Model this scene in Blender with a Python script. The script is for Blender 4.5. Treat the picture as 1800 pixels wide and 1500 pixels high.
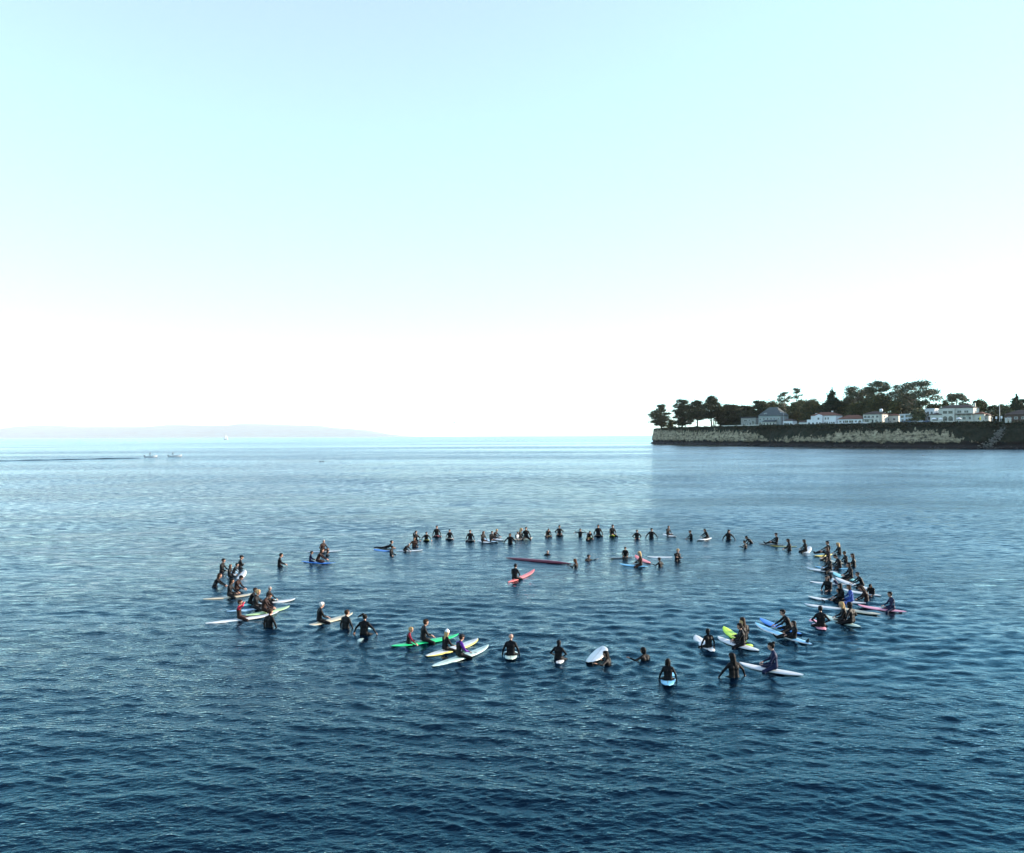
import bpy, bmesh, math, random
import numpy as np
from mathutils import Vector, Matrix

for o in list(bpy.data.objects):
    bpy.data.objects.remove(o)
scene = bpy.context.scene
COL = scene.collection
R = math.radians

# ------------------------------------------------------------------ camera
CAM_H = 8.8
FPX = 1400.0                       # focal length in pixels of the 1800 px wide photograph
PITCH = math.atan(16.7 / FPX)      # looking slightly above the horizon
ROLL = R(0.24)
cam_data = bpy.data.cameras.new('camera')
cam_data.sensor_width = 36.0
cam_data.lens = 36.0 * FPX / 1800.0
cam_data.clip_start = 0.1
cam_data.clip_end = 120000.0
cam = bpy.data.objects.new('camera', cam_data)
COL.objects.link(cam)
cam.matrix_world = (Matrix.Translation((0, 0, CAM_H)) @ Matrix.Rotation(R(90) + PITCH, 4, 'X')
                    @ Matrix.Rotation(-ROLL, 4, 'Z'))
scene.camera = cam

# ------------------------------------------------------------------ sky, sun, exposure
SUN_AZ = R(80)      # clockwise from the viewing direction (+Y): low sun from the right
SUN_EL = R(13)
world = bpy.data.worlds.new('World')
scene.world = world
world.use_nodes = True
wn, wl = world.node_tree.nodes, world.node_tree.links
wn.clear()
sky = wn.new('ShaderNodeTexSky')
sky.sky_type = 'NISHITA'
sky.sun_disc = False
sky.sun_elevation = SUN_EL
sky.sun_rotation = SUN_AZ
sky.altitude = 0.0
sky.air_density = 0.7
sky.dust_density = 0.0
sky.ozone_density = 2.0
bg = wn.new('ShaderNodeBackground')
bg.inputs['Strength'].default_value = 0.13
wo = wn.new('ShaderNodeOutputWorld')
hs = wn.new('ShaderNodeHueSaturation')          # milky, slightly green-blue sea sky
hs.inputs['Saturation'].default_value = 1.0
ti = wn.new('ShaderNodeVectorMath'); ti.operation = 'MULTIPLY'
ti.inputs[1].default_value = (1.02, 1.12, 1.08)
# even, veiled brightness from horizon to zenith, as hazy sea air gives
sx = wn.new('ShaderNodeSeparateColor'); cx = wn.new('ShaderNodeCombineColor')
wl.new(sky.outputs[0], sx.inputs[0])
for _c, _g in (('Red', 0.42), ('Green', 0.65), ('Blue', 0.65)):
    _p = wn.new('ShaderNodeMath'); _p.operation = 'POWER'; _p.inputs[1].default_value = _g
    wl.new(sx.outputs[_c], _p.inputs[0]); wl.new(_p.outputs[0], cx.inputs[_c])
wl.new(cx.outputs[0], hs.inputs['Color'])
wl.new(hs.outputs[0], ti.inputs[0])
wl.new(ti.outputs[0], bg.inputs['Color'])
wl.new(bg.outputs[0], wo.inputs['Surface'])

sun_data = bpy.data.lights.new('sun', 'SUN')
sun_data.energy = 2.5
sun_data.angle = R(0.55)
sun_data.color = (1.0, 0.86, 0.70)
sun = bpy.data.objects.new('sun', sun_data)
COL.objects.link(sun)
sdir = Vector((math.sin(SUN_AZ) * math.cos(SUN_EL), math.cos(SUN_AZ) * math.cos(SUN_EL), math.sin(SUN_EL)))
sun.rotation_euler = (-sdir).to_track_quat('-Z', 'Y').to_euler()
sun.location = sdir * 200

vs = scene.view_settings
vs.view_transform = 'Standard'
vs.look = 'None'
vs.exposure = 2.45
vs.gamma = 1.0
vs.use_curve_mapping = False
scene.render.engine = 'CYCLES'
cy = scene.cycles
cy.max_bounces = 6
cy.diffuse_bounces = 2
cy.glossy_bounces = 3
cy.transparent_max_bounces = 6
cy.volume_bounces = 0
cy.caustics_reflective = False
cy.caustics_refractive = False
cy.use_denoising = True

# ------------------------------------------------------------------ survey helper: photograph pixel -> point
CW = cam.matrix_world.to_3x3()
def ray(px, py):
    return CW @ Vector(((px - 900.0) / FPX, -(py - 750.0) / FPX, -1.0))
def ground(px, py, z=0.0):
    """point at height z that the photograph shows at px, py"""
    d = ray(px, py)
    t = (z - CAM_H) / d.z
    return Vector((d.x * t, d.y * t, z))
def at_depth(px, py, Y):
    d = ray(px, py)
    t = Y / d.y
    return Vector((d.x * t, Y, CAM_H + d.z * t))

# ------------------------------------------------------------------ materials
MATS = {}
def mat(name, color=(0.5, 0.5, 0.5), rough=0.6, spec=0.5, metallic=0.0, var=0.0, scale=5.0, bump=0.0, coat=0.0):
    """principled material with procedural colour variation and fine relief"""
    if name in MATS:
        return MATS[name]
    m = bpy.data.materials.new(name)
    m.use_nodes = True
    n, l = m.node_tree.nodes, m.node_tree.links
    b = n['Principled BSDF']
    b.inputs['Roughness'].default_value = rough
    b.inputs['Specular IOR Level'].default_value = spec
    b.inputs['Metallic'].default_value = metallic
    b.inputs['Coat Weight'].default_value = coat
    b.inputs['Base Color'].default_value = (*color, 1)
    if var > 0 or bump > 0:
        tc = n.new('ShaderNodeTexCoord')
        nz = n.new('ShaderNodeTexNoise')
        nz.inputs['Scale'].default_value = scale
        nz.inputs['Detail'].default_value = 4
        l.new(tc.outputs['Object'], nz.inputs['Vector'])
        if var > 0:
            cr = n.new('ShaderNodeValToRGB')
            cr.color_ramp.elements[0].position = 0.3
            cr.color_ramp.elements[1].position = 0.7
            cr.color_ramp.elements[0].color = (*[c * (1 - var) for c in color], 1)
            cr.color_ramp.elements[1].color = (*[min(1, c * (1 + var)) for c in color], 1)
            l.new(nz.outputs['Fac'], cr.inputs['Fac'])
            l.new(cr.outputs['Color'], b.inputs['Base Color'])
        if bump > 0:
            bp = n.new('ShaderNodeBump')
            bp.inputs['Strength'].default_value = bump
            bp.inputs['Distance'].default_value = 0.02
            l.new(nz.outputs['Fac'], bp.inputs['Height'])
            l.new(bp.outputs['Normal'], b.inputs['Normal'])
    MATS[name] = m
    return m

# ------------------------------------------------------------------ object helpers
def link(name, data, parent=None, loc=None, rz=0.0):
    o = bpy.data.objects.new(name, data)
    COL.objects.link(o)
    if parent is not None:
        o.parent = parent
    if loc is not None:
        o.location = loc
    if rz:
        o.rotation_euler = (0, 0, rz)
    return o
def tag(o, label=None, cat=None, group=None, kind=None):
    if label: o['label'] = label
    if cat: o['category'] = cat
    if group: o['group'] = group
    if kind: o['kind'] = kind
    return o
def thing(name, label, cat, loc=(0, 0, 0), rz=0.0, group=None):
    return tag(link(name, None, loc=loc, rz=rz), label, cat, group)
def mesh_np(name, V, F, mats, smooth=True, mi=None):
    """mesh from numpy vertices and an (n,3) or (n,4) face array"""
    V = np.ascontiguousarray(V, dtype=np.float32)
    F = np.ascontiguousarray(F, dtype=np.int32)
    me = bpy.data.meshes.new(name)
    k = F.shape[1]
    me.vertices.add(len(V)); me.vertices.foreach_set('co', V.ravel())
    me.loops.add(F.size); me.loops.foreach_set('vertex_index', F.ravel())
    me.polygons.add(len(F))
    me.polygons.foreach_set('loop_start', np.arange(0, F.size, k, dtype=np.int32))
    me.polygons.foreach_set('loop_total', np.full(len(F), k, dtype=np.int32))
    if smooth:
        me.polygons.foreach_set('use_smooth', np.ones(len(F), dtype=bool))
    for m in mats:
        me.materials.append(m)
    if mi is not None:
        me.polygons.foreach_set('material_index', np.asarray(mi, dtype=np.int32))
    me.update(calc_edges=True)
    return me

def vnoise(x, y, seed=0):
    """smooth value noise on numpy arrays, 0..1"""
    xi, yi = np.floor(x).astype(np.int64), np.floor(y).astype(np.int64)
    xf, yf = x - xi, y - yi
    u, v = xf * xf * (3 - 2 * xf), yf * yf * (3 - 2 * yf)
    def h(a, b):
        n = (a * 374761393 + b * 668265263 + seed * 1442695041) & 0xFFFFFFFF
        n = ((n ^ (n >> 13)) * 1274126177) & 0xFFFFFFFF
        return ((n ^ (n >> 16)) & 0xFFFF) / 65535.0
    return ((h(xi, yi) * (1 - u) + h(xi + 1, yi) * u) * (1 - v)
            + (h(xi, yi + 1) * (1 - u) + h(xi + 1, yi + 1) * u) * v)
def fbm(x, y, seed=0, octaves=4):
    s, a, t = 0, 1.0, 0
    for k in range(octaves):
        s = s + a * vnoise(x * 2 ** k, y * 2 ** k, seed + k * 17); t += a; a *= 0.5
    return s / t
# ------------------------------------------------------------------ the sea
def water_material():
    m = bpy.data.materials.new('sea_water')
    m.use_nodes = True
    n, l = m.node_tree.nodes, m.node_tree.links
    n.remove(n['Principled BSDF'])
    # surface: Fresnel mirror over the dark body of the water; the mirror is faintly tinted where one looks into the water
    body_ = n.new('ShaderNodeBsdfDiffuse'); body_.inputs['Color'].default_value = (0.0008, 0.0045, 0.0115, 1)
    gl = n.new('ShaderNodeBsdfGlossy'); gl.inputs['Roughness'].default_value = 0.04
    fr = n.new('ShaderNodeFresnel'); fr.inputs['IOR'].default_value = 1.333
    cr = n.new('ShaderNodeValToRGB'); e = cr.color_ramp.elements
    e[0].position = 0.02; e[0].color = (0.15, 0.42, 0.64, 1); e[1].position = 0.42; e[1].color = (1.0, 1.0, 1.0, 1)
    m1 = e.new(0.13); m1.color = (0.35, 0.86, 1.0, 1)
    mx = n.new('ShaderNodeMixShader')
    l.new(fr.outputs[0], cr.inputs['Fac']); l.new(cr.outputs[0], gl.inputs['Color']); l.new(fr.outputs[0], mx.inputs[0])
    l.new(body_.outputs[0], mx.inputs[1]); l.new(gl.outputs[0], mx.inputs[2])
    l.new(mx.outputs[0], n['Material Output'].inputs['Surface'])
    geo = n.new('ShaderNodeNewGeometry')
    def mapped(scale, rot=0.0):
        mp = n.new('ShaderNodeMapping')
        mp.inputs['Scale'].default_value = scale
        mp.inputs['Rotation'].default_value = (0, 0, rot)
        l.new(geo.outputs['Position'], mp.inputs['Vector'])
        return mp
    def noise(mp, detail):
        t = n.new('ShaderNodeTexNoise')
        t.inputs['Scale'].default_value = 1.0
        t.inputs['Detail'].default_value = detail
        t.inputs['Roughness'].default_value = 0.55
        l.new(mp.outputs[0], t.inputs['Vector'])
        return t
    # capillary ripples on the wavelets, stronger in gust patches
    fine = noise(mapped((4.2, 9.0, 1), R(8)), 3)
    gust = noise(mapped((0.035, 0.05, 1), R(-20)), 2)
    gm = n.new('ShaderNodeMapRange')
    gm.inputs['From Min'].default_value = 0.35; gm.inputs['From Max'].default_value = 0.65
    gm.inputs['To Min'].default_value = 0.45; gm.inputs['To Max'].default_value = 1.15
    l.new(gust.outputs['Fac'], gm.inputs['Value'])
    bp = n.new('ShaderNodeBump')
    bp.inputs['Distance'].default_value = 0.045
    l.new(gm.outputs[0], bp.inputs['Strength'])
    l.new(fine.outputs['Fac'], bp.inputs['Height'])
    # wavelets too small for the mesh at that distance: slopes from noise, weighted by what the mesh left out
    far = noise(mapped((0.9, 2.3, 1), R(5)), 4)
    sub = n.new('ShaderNodeVectorMath'); sub.operation = 'SUBTRACT'
    l.new(far.outputs['Color'], sub.inputs[0]); sub.inputs[1].default_value = (0.5, 0.5, 0.5)
    at = n.new('ShaderNodeAttribute'); at.attribute_name = 'slope_left'
    band = noise(mapped((0.0016, 0.011, 1), R(4)), 3)      # calmer and rougher lanes of water
    bm_ = n.new('ShaderNodeMapRange')
    bm_.inputs['From Min'].default_value = 0.36; bm_.inputs['From Max'].default_value = 0.62
    bm_.inputs['To Min'].default_value = 0.45; bm_.inputs['To Max'].default_value = 1.2
    l.new(band.outputs['Fac'], bm_.inputs['Value'])
    mu = n.new('ShaderNodeMath'); mu.operation = 'MULTIPLY'
    l.new(at.outputs['Fac'], mu.inputs[0]); l.new(bm_.outputs[0], mu.inputs[1])
    sc = n.new('ShaderNodeVectorMath'); sc.operation = 'MULTIPLY'
    cb = n.new('ShaderNodeCombineXYZ')
    mx3 = n.new('ShaderNodeMath'); mx3.operation = 'MULTIPLY'; mx3.inputs[1].default_value = 2.6
    l.new(mu.outputs[0], mx3.inputs[0]); l.new(mx3.outputs[0], cb.inputs[0]); l.new(mu.outputs[0], cb.inputs[1])
    l.new(sub.outputs[0], sc.inputs[0]); l.new(cb.outputs[0], sc.inputs[1])
    # added normal tilt stands in for hidden wave backs, keeping headland reflections short
    bi = n.new('ShaderNodeCombineXYZ')
    bm2 = n.new('ShaderNodeMath'); bm2.operation = 'MULTIPLY'; bm2.inputs[1].default_value = -0.19
    l.new(mu.outputs[0], bm2.inputs[0]); l.new(bm2.outputs[0], bi.inputs['Y'])
    ad0 = n.new('ShaderNodeVectorMath'); ad0.operation = 'ADD'
    l.new(sc.outputs[0], ad0.inputs[0]); l.new(bi.outputs[0], ad0.inputs[1])
    ad = n.new('ShaderNodeVectorMath'); ad.operation = 'ADD'
    l.new(bp.outputs[0], ad.inputs[0]); l.new(ad0.outputs[0], ad.inputs[1])
    nm = n.new('ShaderNodeVectorMath'); nm.operation = 'NORMALIZE'
    l.new(ad.outputs[0], nm.inputs[0])
    for q in (body_, gl, fr): l.new(nm.outputs[0], q.inputs['Normal'])
    return m
WATER = water_material()

def make_waves(rng):
    """wave trains: wavelength, direction, amplitude, phase"""
    W = []
    for lam, nn, slope, spread in ((9.0, 5, 0.009, 0.3), (4.5, 8, 0.012, 0.35), (2.4, 12, 0.016, 0.4), (1.4, 18, 0.026, 0.5),
                                   (0.85, 28, 0.046, 0.6), (0.5, 36, 0.070, 0.7), (0.3, 32, 0.085, 0.8), (0.19, 26, 0.07, 0.9)):
        for i in range(nn):
            L = lam * rng.uniform(0.72, 1.38)
            th = R(-97) + rng.gauss(0, spread * 0.62)
            k = 2 * math.pi / L
            W.append((k, math.cos(th), math.sin(th), 0.9 * slope * math.sqrt(2.0 / nn) / k, rng.uniform(0, 6.283), L))
    return W

def build_sea(sources):
    rng = random.Random(4)
    # polar grid about the viewpoint: fine where the water is near, coarse out to the horizon
    r, rows = 11.0, []
    while r < 600:
        rows.append(r); r += max(0.032, 1.25e-4 * r * r)
    while r < 58000:
        rows.append(r); r *= 1.12
    rows = np.array([0.5, 3, 5.5, 8, 9.5] + rows + [58000.0])
    half, step = R(43), 0.00112
    fine = np.arange(-half, half, step)
    coarse = np.linspace(half, 2 * math.pi - half, 70)[:-1]
    ang = np.concatenate([fine, coarse])
    nr, na = len(rows), len(ang)
    A, RR = np.meshgrid(ang, rows)
    X, Y = (RR * np.sin(A)).ravel(), (RR * np.cos(A)).ravel()
    rad = RR.ravel()
    dr = np.gradient(rows)[:, None].repeat(na, 1).ravel()
    aw = np.where(A > math.pi, A - 2 * math.pi, A)
    fade = np.clip((half - np.abs(aw)) / R(3), 0, 1).ravel() * np.clip((rad - 9.5) / 2, 0, 1)
    live = np.where((fade > 0) & (rad < 600))[0]
    x, y, cell, fl = X[live], Y[live], np.maximum(dr, rad * step)[live], fade[live]
    z = np.zeros_like(x); ox = np.zeros_like(x); oy = np.zeros_like(x)
    left = np.zeros_like(x)
    gust = 0.45 + 1.1 * fbm(x / 9.0, y / 16.0, 5, 3)
    for k, cx, cy_, a, ph, L in make_waves(rng):
        w = np.clip((L / cell - 2.2) / 2.5, 0, 1)
        left += (1 - w) * (a * k) ** 2
        sel = np.where(w > 0)[0]
        p = k * (x[sel] * cx + y[sel] * cy_) + ph
        aa = a * w[sel] * (gust[sel] if L < 3 else 1.0)
        z[sel] += aa * np.sin(p)
        c = 1.0 * aa * np.cos(p)
        ox[sel] += c * cx; oy[sel] += c * cy_
    # rings that spread from the people moving in the water
    for (sx, sy, amp, lam, ph) in sources:
        d2 = (x - sx) ** 2 + (y - sy) ** 2
        sel = np.where(d2 < 26 ** 2)[0]
        d = np.sqrt(d2[sel]) + 0.05
        w = np.clip((lam / cell[sel] - 2.2) / 2.5, 0, 1)
        z[sel] += amp * w * (np.exp(-d / 11.0) + 0.3 * np.exp(-d / 1.6)) / np.sqrt(0.6 + d) * np.sin(2 * math.pi * d / lam + ph) * np.clip(d / 0.4, 0, 1)
    Z = np.zeros_like(X)
    Z[live] = z * fl; X[live] += ox * fl; Y[live] += oy * fl
    S = np.full(len(X), 0.095)
    S[live] = np.sqrt(left * 0.5)
    i = np.arange(nr - 1)[:, None] * na; j = np.arange(na)[None, :]; j2 = (j + 1) % na
    F = np.stack([i + j, i + na + j, i + na + j2, i + j2], -1).reshape(-1, 4)[:, ::-1]
    V = np.stack([X, Y, Z], -1)
    me = mesh_np('sea', V, F, [WATER])
    at = me.attributes.new('slope_left', 'FLOAT', 'POINT')
    at.data.foreach_set('value', (S * 5.0).astype(np.float32))
    return tag(link('sea', me), 'rippled blue green bay water', kind='structure')
# ------------------------------------------------------------------ far hills across the bay
def build_hills():
    prof = [(-700, 752), (-500, 756), (-300, 750), (-150, 758), (-40, 757), (20, 754), (50, 750), (80, 748), (100, 748.5), (130, 750.5),
            (180, 750.5), (240, 750.5), (285, 750), (300, 746.5), (320, 747), (370, 748), (415, 747.5), (428, 744.5), (470, 745.5),
            (510, 747.5), (560, 748), (585, 752), (615, 754), (650, 757), (680, 763), (705, 766), (740, 768.5), (800, 769)]
    xs = [p[0] for p in prof]; ys = [p[1] for p in prof]
    Y = 52000.0
    px = np.arange(-700, 800, 1.5)
    py = np.interp(px, xs, ys)
    rid = [at_depth(a, b, Y) for a, b in zip(px, py)]
    X = np.array([p.x for p in rid]); H = np.maximum(2, np.array([p.z for p in rid]))
    H = H * (1 + 0.05 * (fbm(X / 1700.0, X * 0, 3, 4) - 0.5))
    nb = 14
    V, F = [], []
    for j in range(nb):
        t = j / (nb - 1)                      # 0 shore .. 0.7 ridge .. 1 back
        rise = np.sin(min(t / 0.7, 1) * math.pi / 2) if t <= 0.7 else math.cos((t - 0.7) / 0.3 * math.pi / 2)
        yy = Y - 8000 + 12000 * t + 900 * (fbm(X / 4500.0, X * 0 + j * 0.7, 8, 3) - 0.5)
        zz = H * rise * (1 - 0.35 * (1 - abs(rise)) * fbm(X / 2200.0, yy / 2200.0, 11, 4)) - 3
        V.append(np.stack([X, yy, zz], -1))
    V = np.concatenate(V); n = len(X)
    i = np.arange(nb - 1)[:, None] * n; j = np.arange(n - 1)[None]
    F = np.stack([i + j, i + j + 1, i + n + j + 1, i + n + j], -1).reshape(-1, 4)
    me = mesh_np('hills', V, F, [mat('far_hill_hazed', (0.10, 0.19, 0.23), 0.9, 0.1, var=0.3, scale=0.002)])  # bluish albedo carries part of the distance haze in the colour
    tag(link('hills', me), 'long low coastal hills fading into haze', kind='structure')
build_hills()
# ------------------------------------------------------------------ the headland
FRONT = np.array([(215, 1090), (183, 980), (156, 890), (148.5, 838), (158, 785), (172, 722), (186, 668), (199, 626), (226, 563), (257, 516), (284, 489),
                  (316, 468), (360, 440), (420, 412), (520, 370)], float)
def resample(P, step):
    seg = np.hypot(*np.diff(P, axis=0).T); s = np.concatenate([[0], np.cumsum(seg)])
    t = np.arange(0, s[-1], step)
    Q = np.stack([np.interp(t, s, P[:, 0]), np.interp(t, s, P[:, 1])], -1)
    k = np.ones(25) / 25
    pad = np.pad(Q, ((12, 12), (0, 0)), mode='edge')
    Q2 = np.stack([np.convolve(pad[:, c], k, 'valid') for c in (0, 1)], -1)
    T = np.gradient(Q2, axis=0); T /= np.hypot(T[:, 0], T[:, 1])[:, None]
    N = np.stack([-T[:, 1], T[:, 0]], -1)          # towards the land
    return Q2, T, N
LINE, LT, LN = resample(FRONT, 0.9)
TOP_Z = 16.2
def cliff_at(px, inset):
    """point on the plateau, inset metres behind the edge, seen at column px"""
    P = LINE + LN * inset
    k = 180                                        # skip the hidden back side of the tip
    a = P[k:, 0] / P[k:, 1] * FPX + 900
    i = int(np.argmin(np.abs(a - px))) + k
    return Vector((P[i, 0], P[i, 1], TOP_Z + min(inset, 30) * 0.02)), i
def z_of(py, p):
    return at_depth(900 + p.x / p.y * FPX, py, p.y).z

def cliff_material():
    m = bpy.data.materials.new('cliff_rock'); m.use_nodes = True
    n, l = m.node_tree.nodes, m.node_tree.links
    b = n['Principled BSDF']; b.inputs['Roughness'].default_value = 0.9; b.inputs['Specular IOR Level'].default_value = 0.15
    geo = n.new('ShaderNodeNewGeometry')
    def noise(scale, detail, vec=(1, 1, 1), rough=0.6):
        mp = n.new('ShaderNodeMapping'); mp.inputs['Scale'].default_value = vec
        l.new(geo.outputs['Position'], mp.inputs['Vector'])
        t = n.new('ShaderNodeTexNoise'); t.inputs['Scale'].default_value = scale; t.inputs['Detail'].default_value = detail
        t.inputs['Roughness'].default_value = rough
        l.new(mp.outputs[0], t.inputs['Vector']); return t
    def ramp(src, stops):
        r = n.new('ShaderNodeValToRGB')
        e = r.color_ramp.elements
        while len(e) < len(stops): e.new(0.5)
        for k, (p, c) in enumerate(stops):
            e[k].position = p; e[k].color = (*c, 1) if len(c) == 3 else c
        l.new(src, r.inputs['Fac']); return r
    def mix(fac, a, c):
        x = n.new('ShaderNodeMix'); x.data_type = 'RGBA'
        l.new(fac, x.inputs['Factor']); l.new(a, x.inputs['A']); l.new(c, x.inputs['B']); return x.outputs['Result']
    def math_(op, a, c):
        x = n.new('ShaderNodeMath'); x.operation = op
        for k, v in enumerate((a, c)):
            if isinstance(v, (int, float)): x.inputs[k].default_value = v
            else: l.new(v, x.inputs[k])
        return x.outputs[0]
    rock = ramp(noise(0.35, 8, (1, 1, 1.6)).outputs['Fac'], [(0.34, (0.045, 0.042, 0.033)), (0.5, (0.31, 0.255, 0.17)), (0.68, (0.48, 0.41, 0.28))])
    strata = ramp(noise(0.5, 5, (0.12, 0.12, 3.0)).outputs['Fac'], [(0.42, (0.55, 0.55, 0.52)), (0.55, (1, 1, 1))])
    mul = n.new('ShaderNodeMix'); mul.data_type = 'RGBA'; mul.blend_type = 'MULTIPLY'; mul.inputs['Factor'].default_value = 0.7
    l.new(rock.outputs[0], mul.inputs['A']); l.new(strata.outputs[0], mul.inputs['B'])
    veg = ramp(noise(0.7, 5).outputs['Fac'], [(0.3, (0.010, 0.014, 0.010)), (0.55, (0.020, 0.024, 0.015)), (0.75, (0.04, 0.035, 0.024))])
    sep = n.new('ShaderNodeSeparateXYZ'); l.new(geo.outputs['Position'], sep.inputs[0])
    z = sep.outputs['Z']
    at = n.new('ShaderNodeAttribute'); at.attribute_name = 'plants'
    drip = math_('MULTIPLY', noise(0.45, 6, (1, 1, 0.35), 0.7).outputs['Fac'], 1.0)
    v = math_('ADD', at.outputs['Fac'], math_('MULTIPLY', math_('SUBTRACT', drip, 0.5), 2.8))
    vm = ramp(v, [(0.48, (0, 0, 0)), (0.54, (1, 1, 1))])
    c1 = mix(vm.outputs[0], mul.outputs['Result'], veg.outputs[0])
    wet = ramp(math_('ADD', z, math_('MULTIPLY', math_('SUBTRACT', noise(0.16, 4, (1, 1, 0.2)).outputs['Fac'], 0.5), 7.0)), [(0.0, (1, 1, 1)), (1.0, (0, 0, 0))])
    wm = n.new('ShaderNodeMapRange'); wm.inputs['From Min'].default_value = 4.4; wm.inputs['From Max'].default_value = 3.6
    wm.inputs['To Min'].default_value = 0.0; wm.inputs['To Max'].default_value = 1.0
    l.new(math_('ADD', z, math_('MULTIPLY', math_('SUBTRACT', noise(0.16, 4, (1, 1, 0.2)).outputs['Fac'], 0.5), 7.0)), wm.inputs['Value'])
    dark = n.new('ShaderNodeRGB'); dark.outputs[0].default_value = (0.022, 0.02, 0.02, 1)      # algae and mussels below the tide line
    n.remove(wet)
    c2 = mix(wm.outputs[0], c1, dark.outputs[0])
    l.new(c2, b.inputs['Base Color'])
    bp = n.new('ShaderNodeBump'); bp.inputs['Strength'].default_value = 0.8; bp.inputs['Distance'].default_value = 0.6
    l.new(noise(0.9, 6).outputs['Fac'], bp.inputs['Height']); l.new(bp.outputs[0], b.inputs['Normal'])
    return m
CLIFF_MAT = cliff_material()

def build_headland():
    n = len(LINE)
    s = np.arange(n) * 0.9
    rows = []
    levels = np.concatenate([np.linspace(-1.2, TOP_Z, 30), [TOP_Z + 0.15] * 7])
    insets = np.concatenate([np.zeros(30), [1.5, 4, 10, 25, 60, 130, 260]])
    col = LINE[:, 0] / LINE[:, 1] * FPX + 900
    plants = []
    for j, (z, ins) in enumerate(zip(levels, insets)):
        t = max(0, min(1, z / TOP_Z))
        zz = np.full(n, z)
        if j < 30:
            batter = 3.2 * t ** 1.5 + 1.4 * np.exp(-((t - 0.14) / 0.08) ** 2)        # undercut notch above the tide shelf
            butt = 5.0 * (fbm(s / 26.0, s * 0 + t * 0.8, 1, 3) - 0.5) + 3.0 * (fbm(s / 7.0, s * 0 + t * 2.5, 2, 4) - 0.5) + 1.2 * (fbm(s / 2.0, s * 0 + t * 8, 3, 3) - 0.5)
            gull = np.exp(-((col - 1338) / 14) ** 2) * 5 + np.exp(-((col - 1755) / 16) ** 2) * 4 * t
            shelf = np.where(t < 0.08, -2.0 * fbm(s / 9.0, s * 0, 9, 3), 0)
            off = batter + butt * (0.4 + 0.6 * (1 - t * 0.4)) + gull + shelf
        else:
            off = np.full(n, 3.2 + ins)
            zz = TOP_Z + 0.2 + min(ins, 30) * 0.02 + 1.3 * (fbm(s / 11.0, s * 0 + ins * 0.3, 6, 3) - 0.5) * (ins < 5)
        P = LINE + LN * off[:, None]
        rows.append(np.column_stack([P, zz + 0 * s]))
        # how far the hanging plants come down: bare on the tip, dense towards the right
        drape = np.interp(col, [1150, 1180, 1210, 1260, 1320, 1345, 1400, 1440, 1470, 1530, 1600, 1660, 1690, 1720, 1800, 1900],
                          [0.10, 0.12, 0.22, 0.26, 0.35, 0.85, 0.52, 0.62, 0.36, 0.34, 0.32, 0.38, 0.7, 0.86, 0.9, 0.9])
        plants.append(np.clip((t - (1 - drape)) * 2.2 + 0.5, 0, 1.2))
    V = np.concatenate(rows); nr = len(rows)
    i = np.arange(nr - 1)[:, None] * n; j = np.arange(n - 1)[None]
    F = np.stack([i + j, i + n + j, i + n + j + 1, i + j + 1], -1).reshape(-1, 4)
    me = mesh_np('headland', V, F, [CLIFF_MAT], smooth=False)
    a = me.attributes.new('plants', 'FLOAT', 'POINT'); a.data.foreach_set('value', np.concatenate(plants).astype(np.float32))
    tag(link('headland', me), 'pale sandstone cliff headland with dark hanging plants', kind='structure')
build_headland()

# ------------------------------------------------------------------ vegetation
def leaf_mesh(name, P, size, rng, m, up=0.3, mi=None):
    """many small leaf-spray quads at points P"""
    n = len(P)
    a = rng.normal(size=(n, 3)); a[:, 2] *= up; a /= np.linalg.norm(a, axis=1)[:, None]
    b = rng.normal(size=(n, 3)); b -= (a * b).sum(1)[:, None] * a; b /= np.linalg.norm(b, axis=1)[:, None]
    s = size * rng.uniform(0.55, 1.35, n)[:, None]
    A, B = a * s, b * s * 0.62
    V = np.stack([P - A, P - 0.15 * A + B, P + A, P - 0.1 * A - B], 1).reshape(-1, 3)
    F = np.arange(4 * n).reshape(-1, 4)
    return mesh_np(name, V, F, m, smooth=False, mi=mi)
def tube(V, F, pts, radii, seg=6):
    base = len(V)
    for k, p in enumerate(pts):
        p = Vector(p)
        d = (Vector(pts[min(k + 1, len(pts) - 1)]) - Vector(pts[max(k - 1, 0)])).normalized()
        u = d.orthogonal().normalized(); w = d.cross(u)
        for q in range(seg):
            c = 2 * math.pi * q / seg
            V.append(tuple(p + (u * math.cos(c) + w * math.sin(c)) * radii[k]))
    for k in range(len(pts) - 1):
        for q in range(seg):
            q2 = (q + 1) % seg
            F.append((base + k * seg + q, base + k * seg + q2, base + (k + 1) * seg + q2, base + (k + 1) * seg + q))
LEAVES = {
    'cypress': [mat('cypress_leaf', (0.026, 0.036, 0.018), 0.8, 0.2), mat('cypress_leaf_pale', (0.075, 0.08, 0.032), 0.8, 0.2)],
    'fir': [mat('fir_leaf', (0.022, 0.036, 0.022), 0.8, 0.2), mat('fir_leaf_pale', (0.05, 0.065, 0.03), 0.8, 0.2)],
    'eucalyptus': [mat('gum_leaf', (0.055, 0.068, 0.04), 0.6, 0.3), mat('gum_leaf_pale', (0.13, 0.125, 0.06), 0.6, 0.3)],
    'broadleaf': [mat('broad_leaf', (0.034, 0.044, 0.018), 0.7, 0.3), mat('broad_leaf_pale', (0.12, 0.11, 0.03), 0.7, 0.3)],
    'olive': [mat('olive_leaf', (0.06, 0.075, 0.04), 0.7, 0.3), mat('olive_leaf_pale', (0.16, 0.16, 0.07), 0.7, 0.3)],
}
BARK = mat('tree_bark', (0.055, 0.045, 0.038), 0.9, 0.1, var=0.4, scale=2.0)
GUM_BARK = mat('gum_bark', (0.24, 0.21, 0.17), 0.8, 0.2, var=0.4, scale=1.0)

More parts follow.
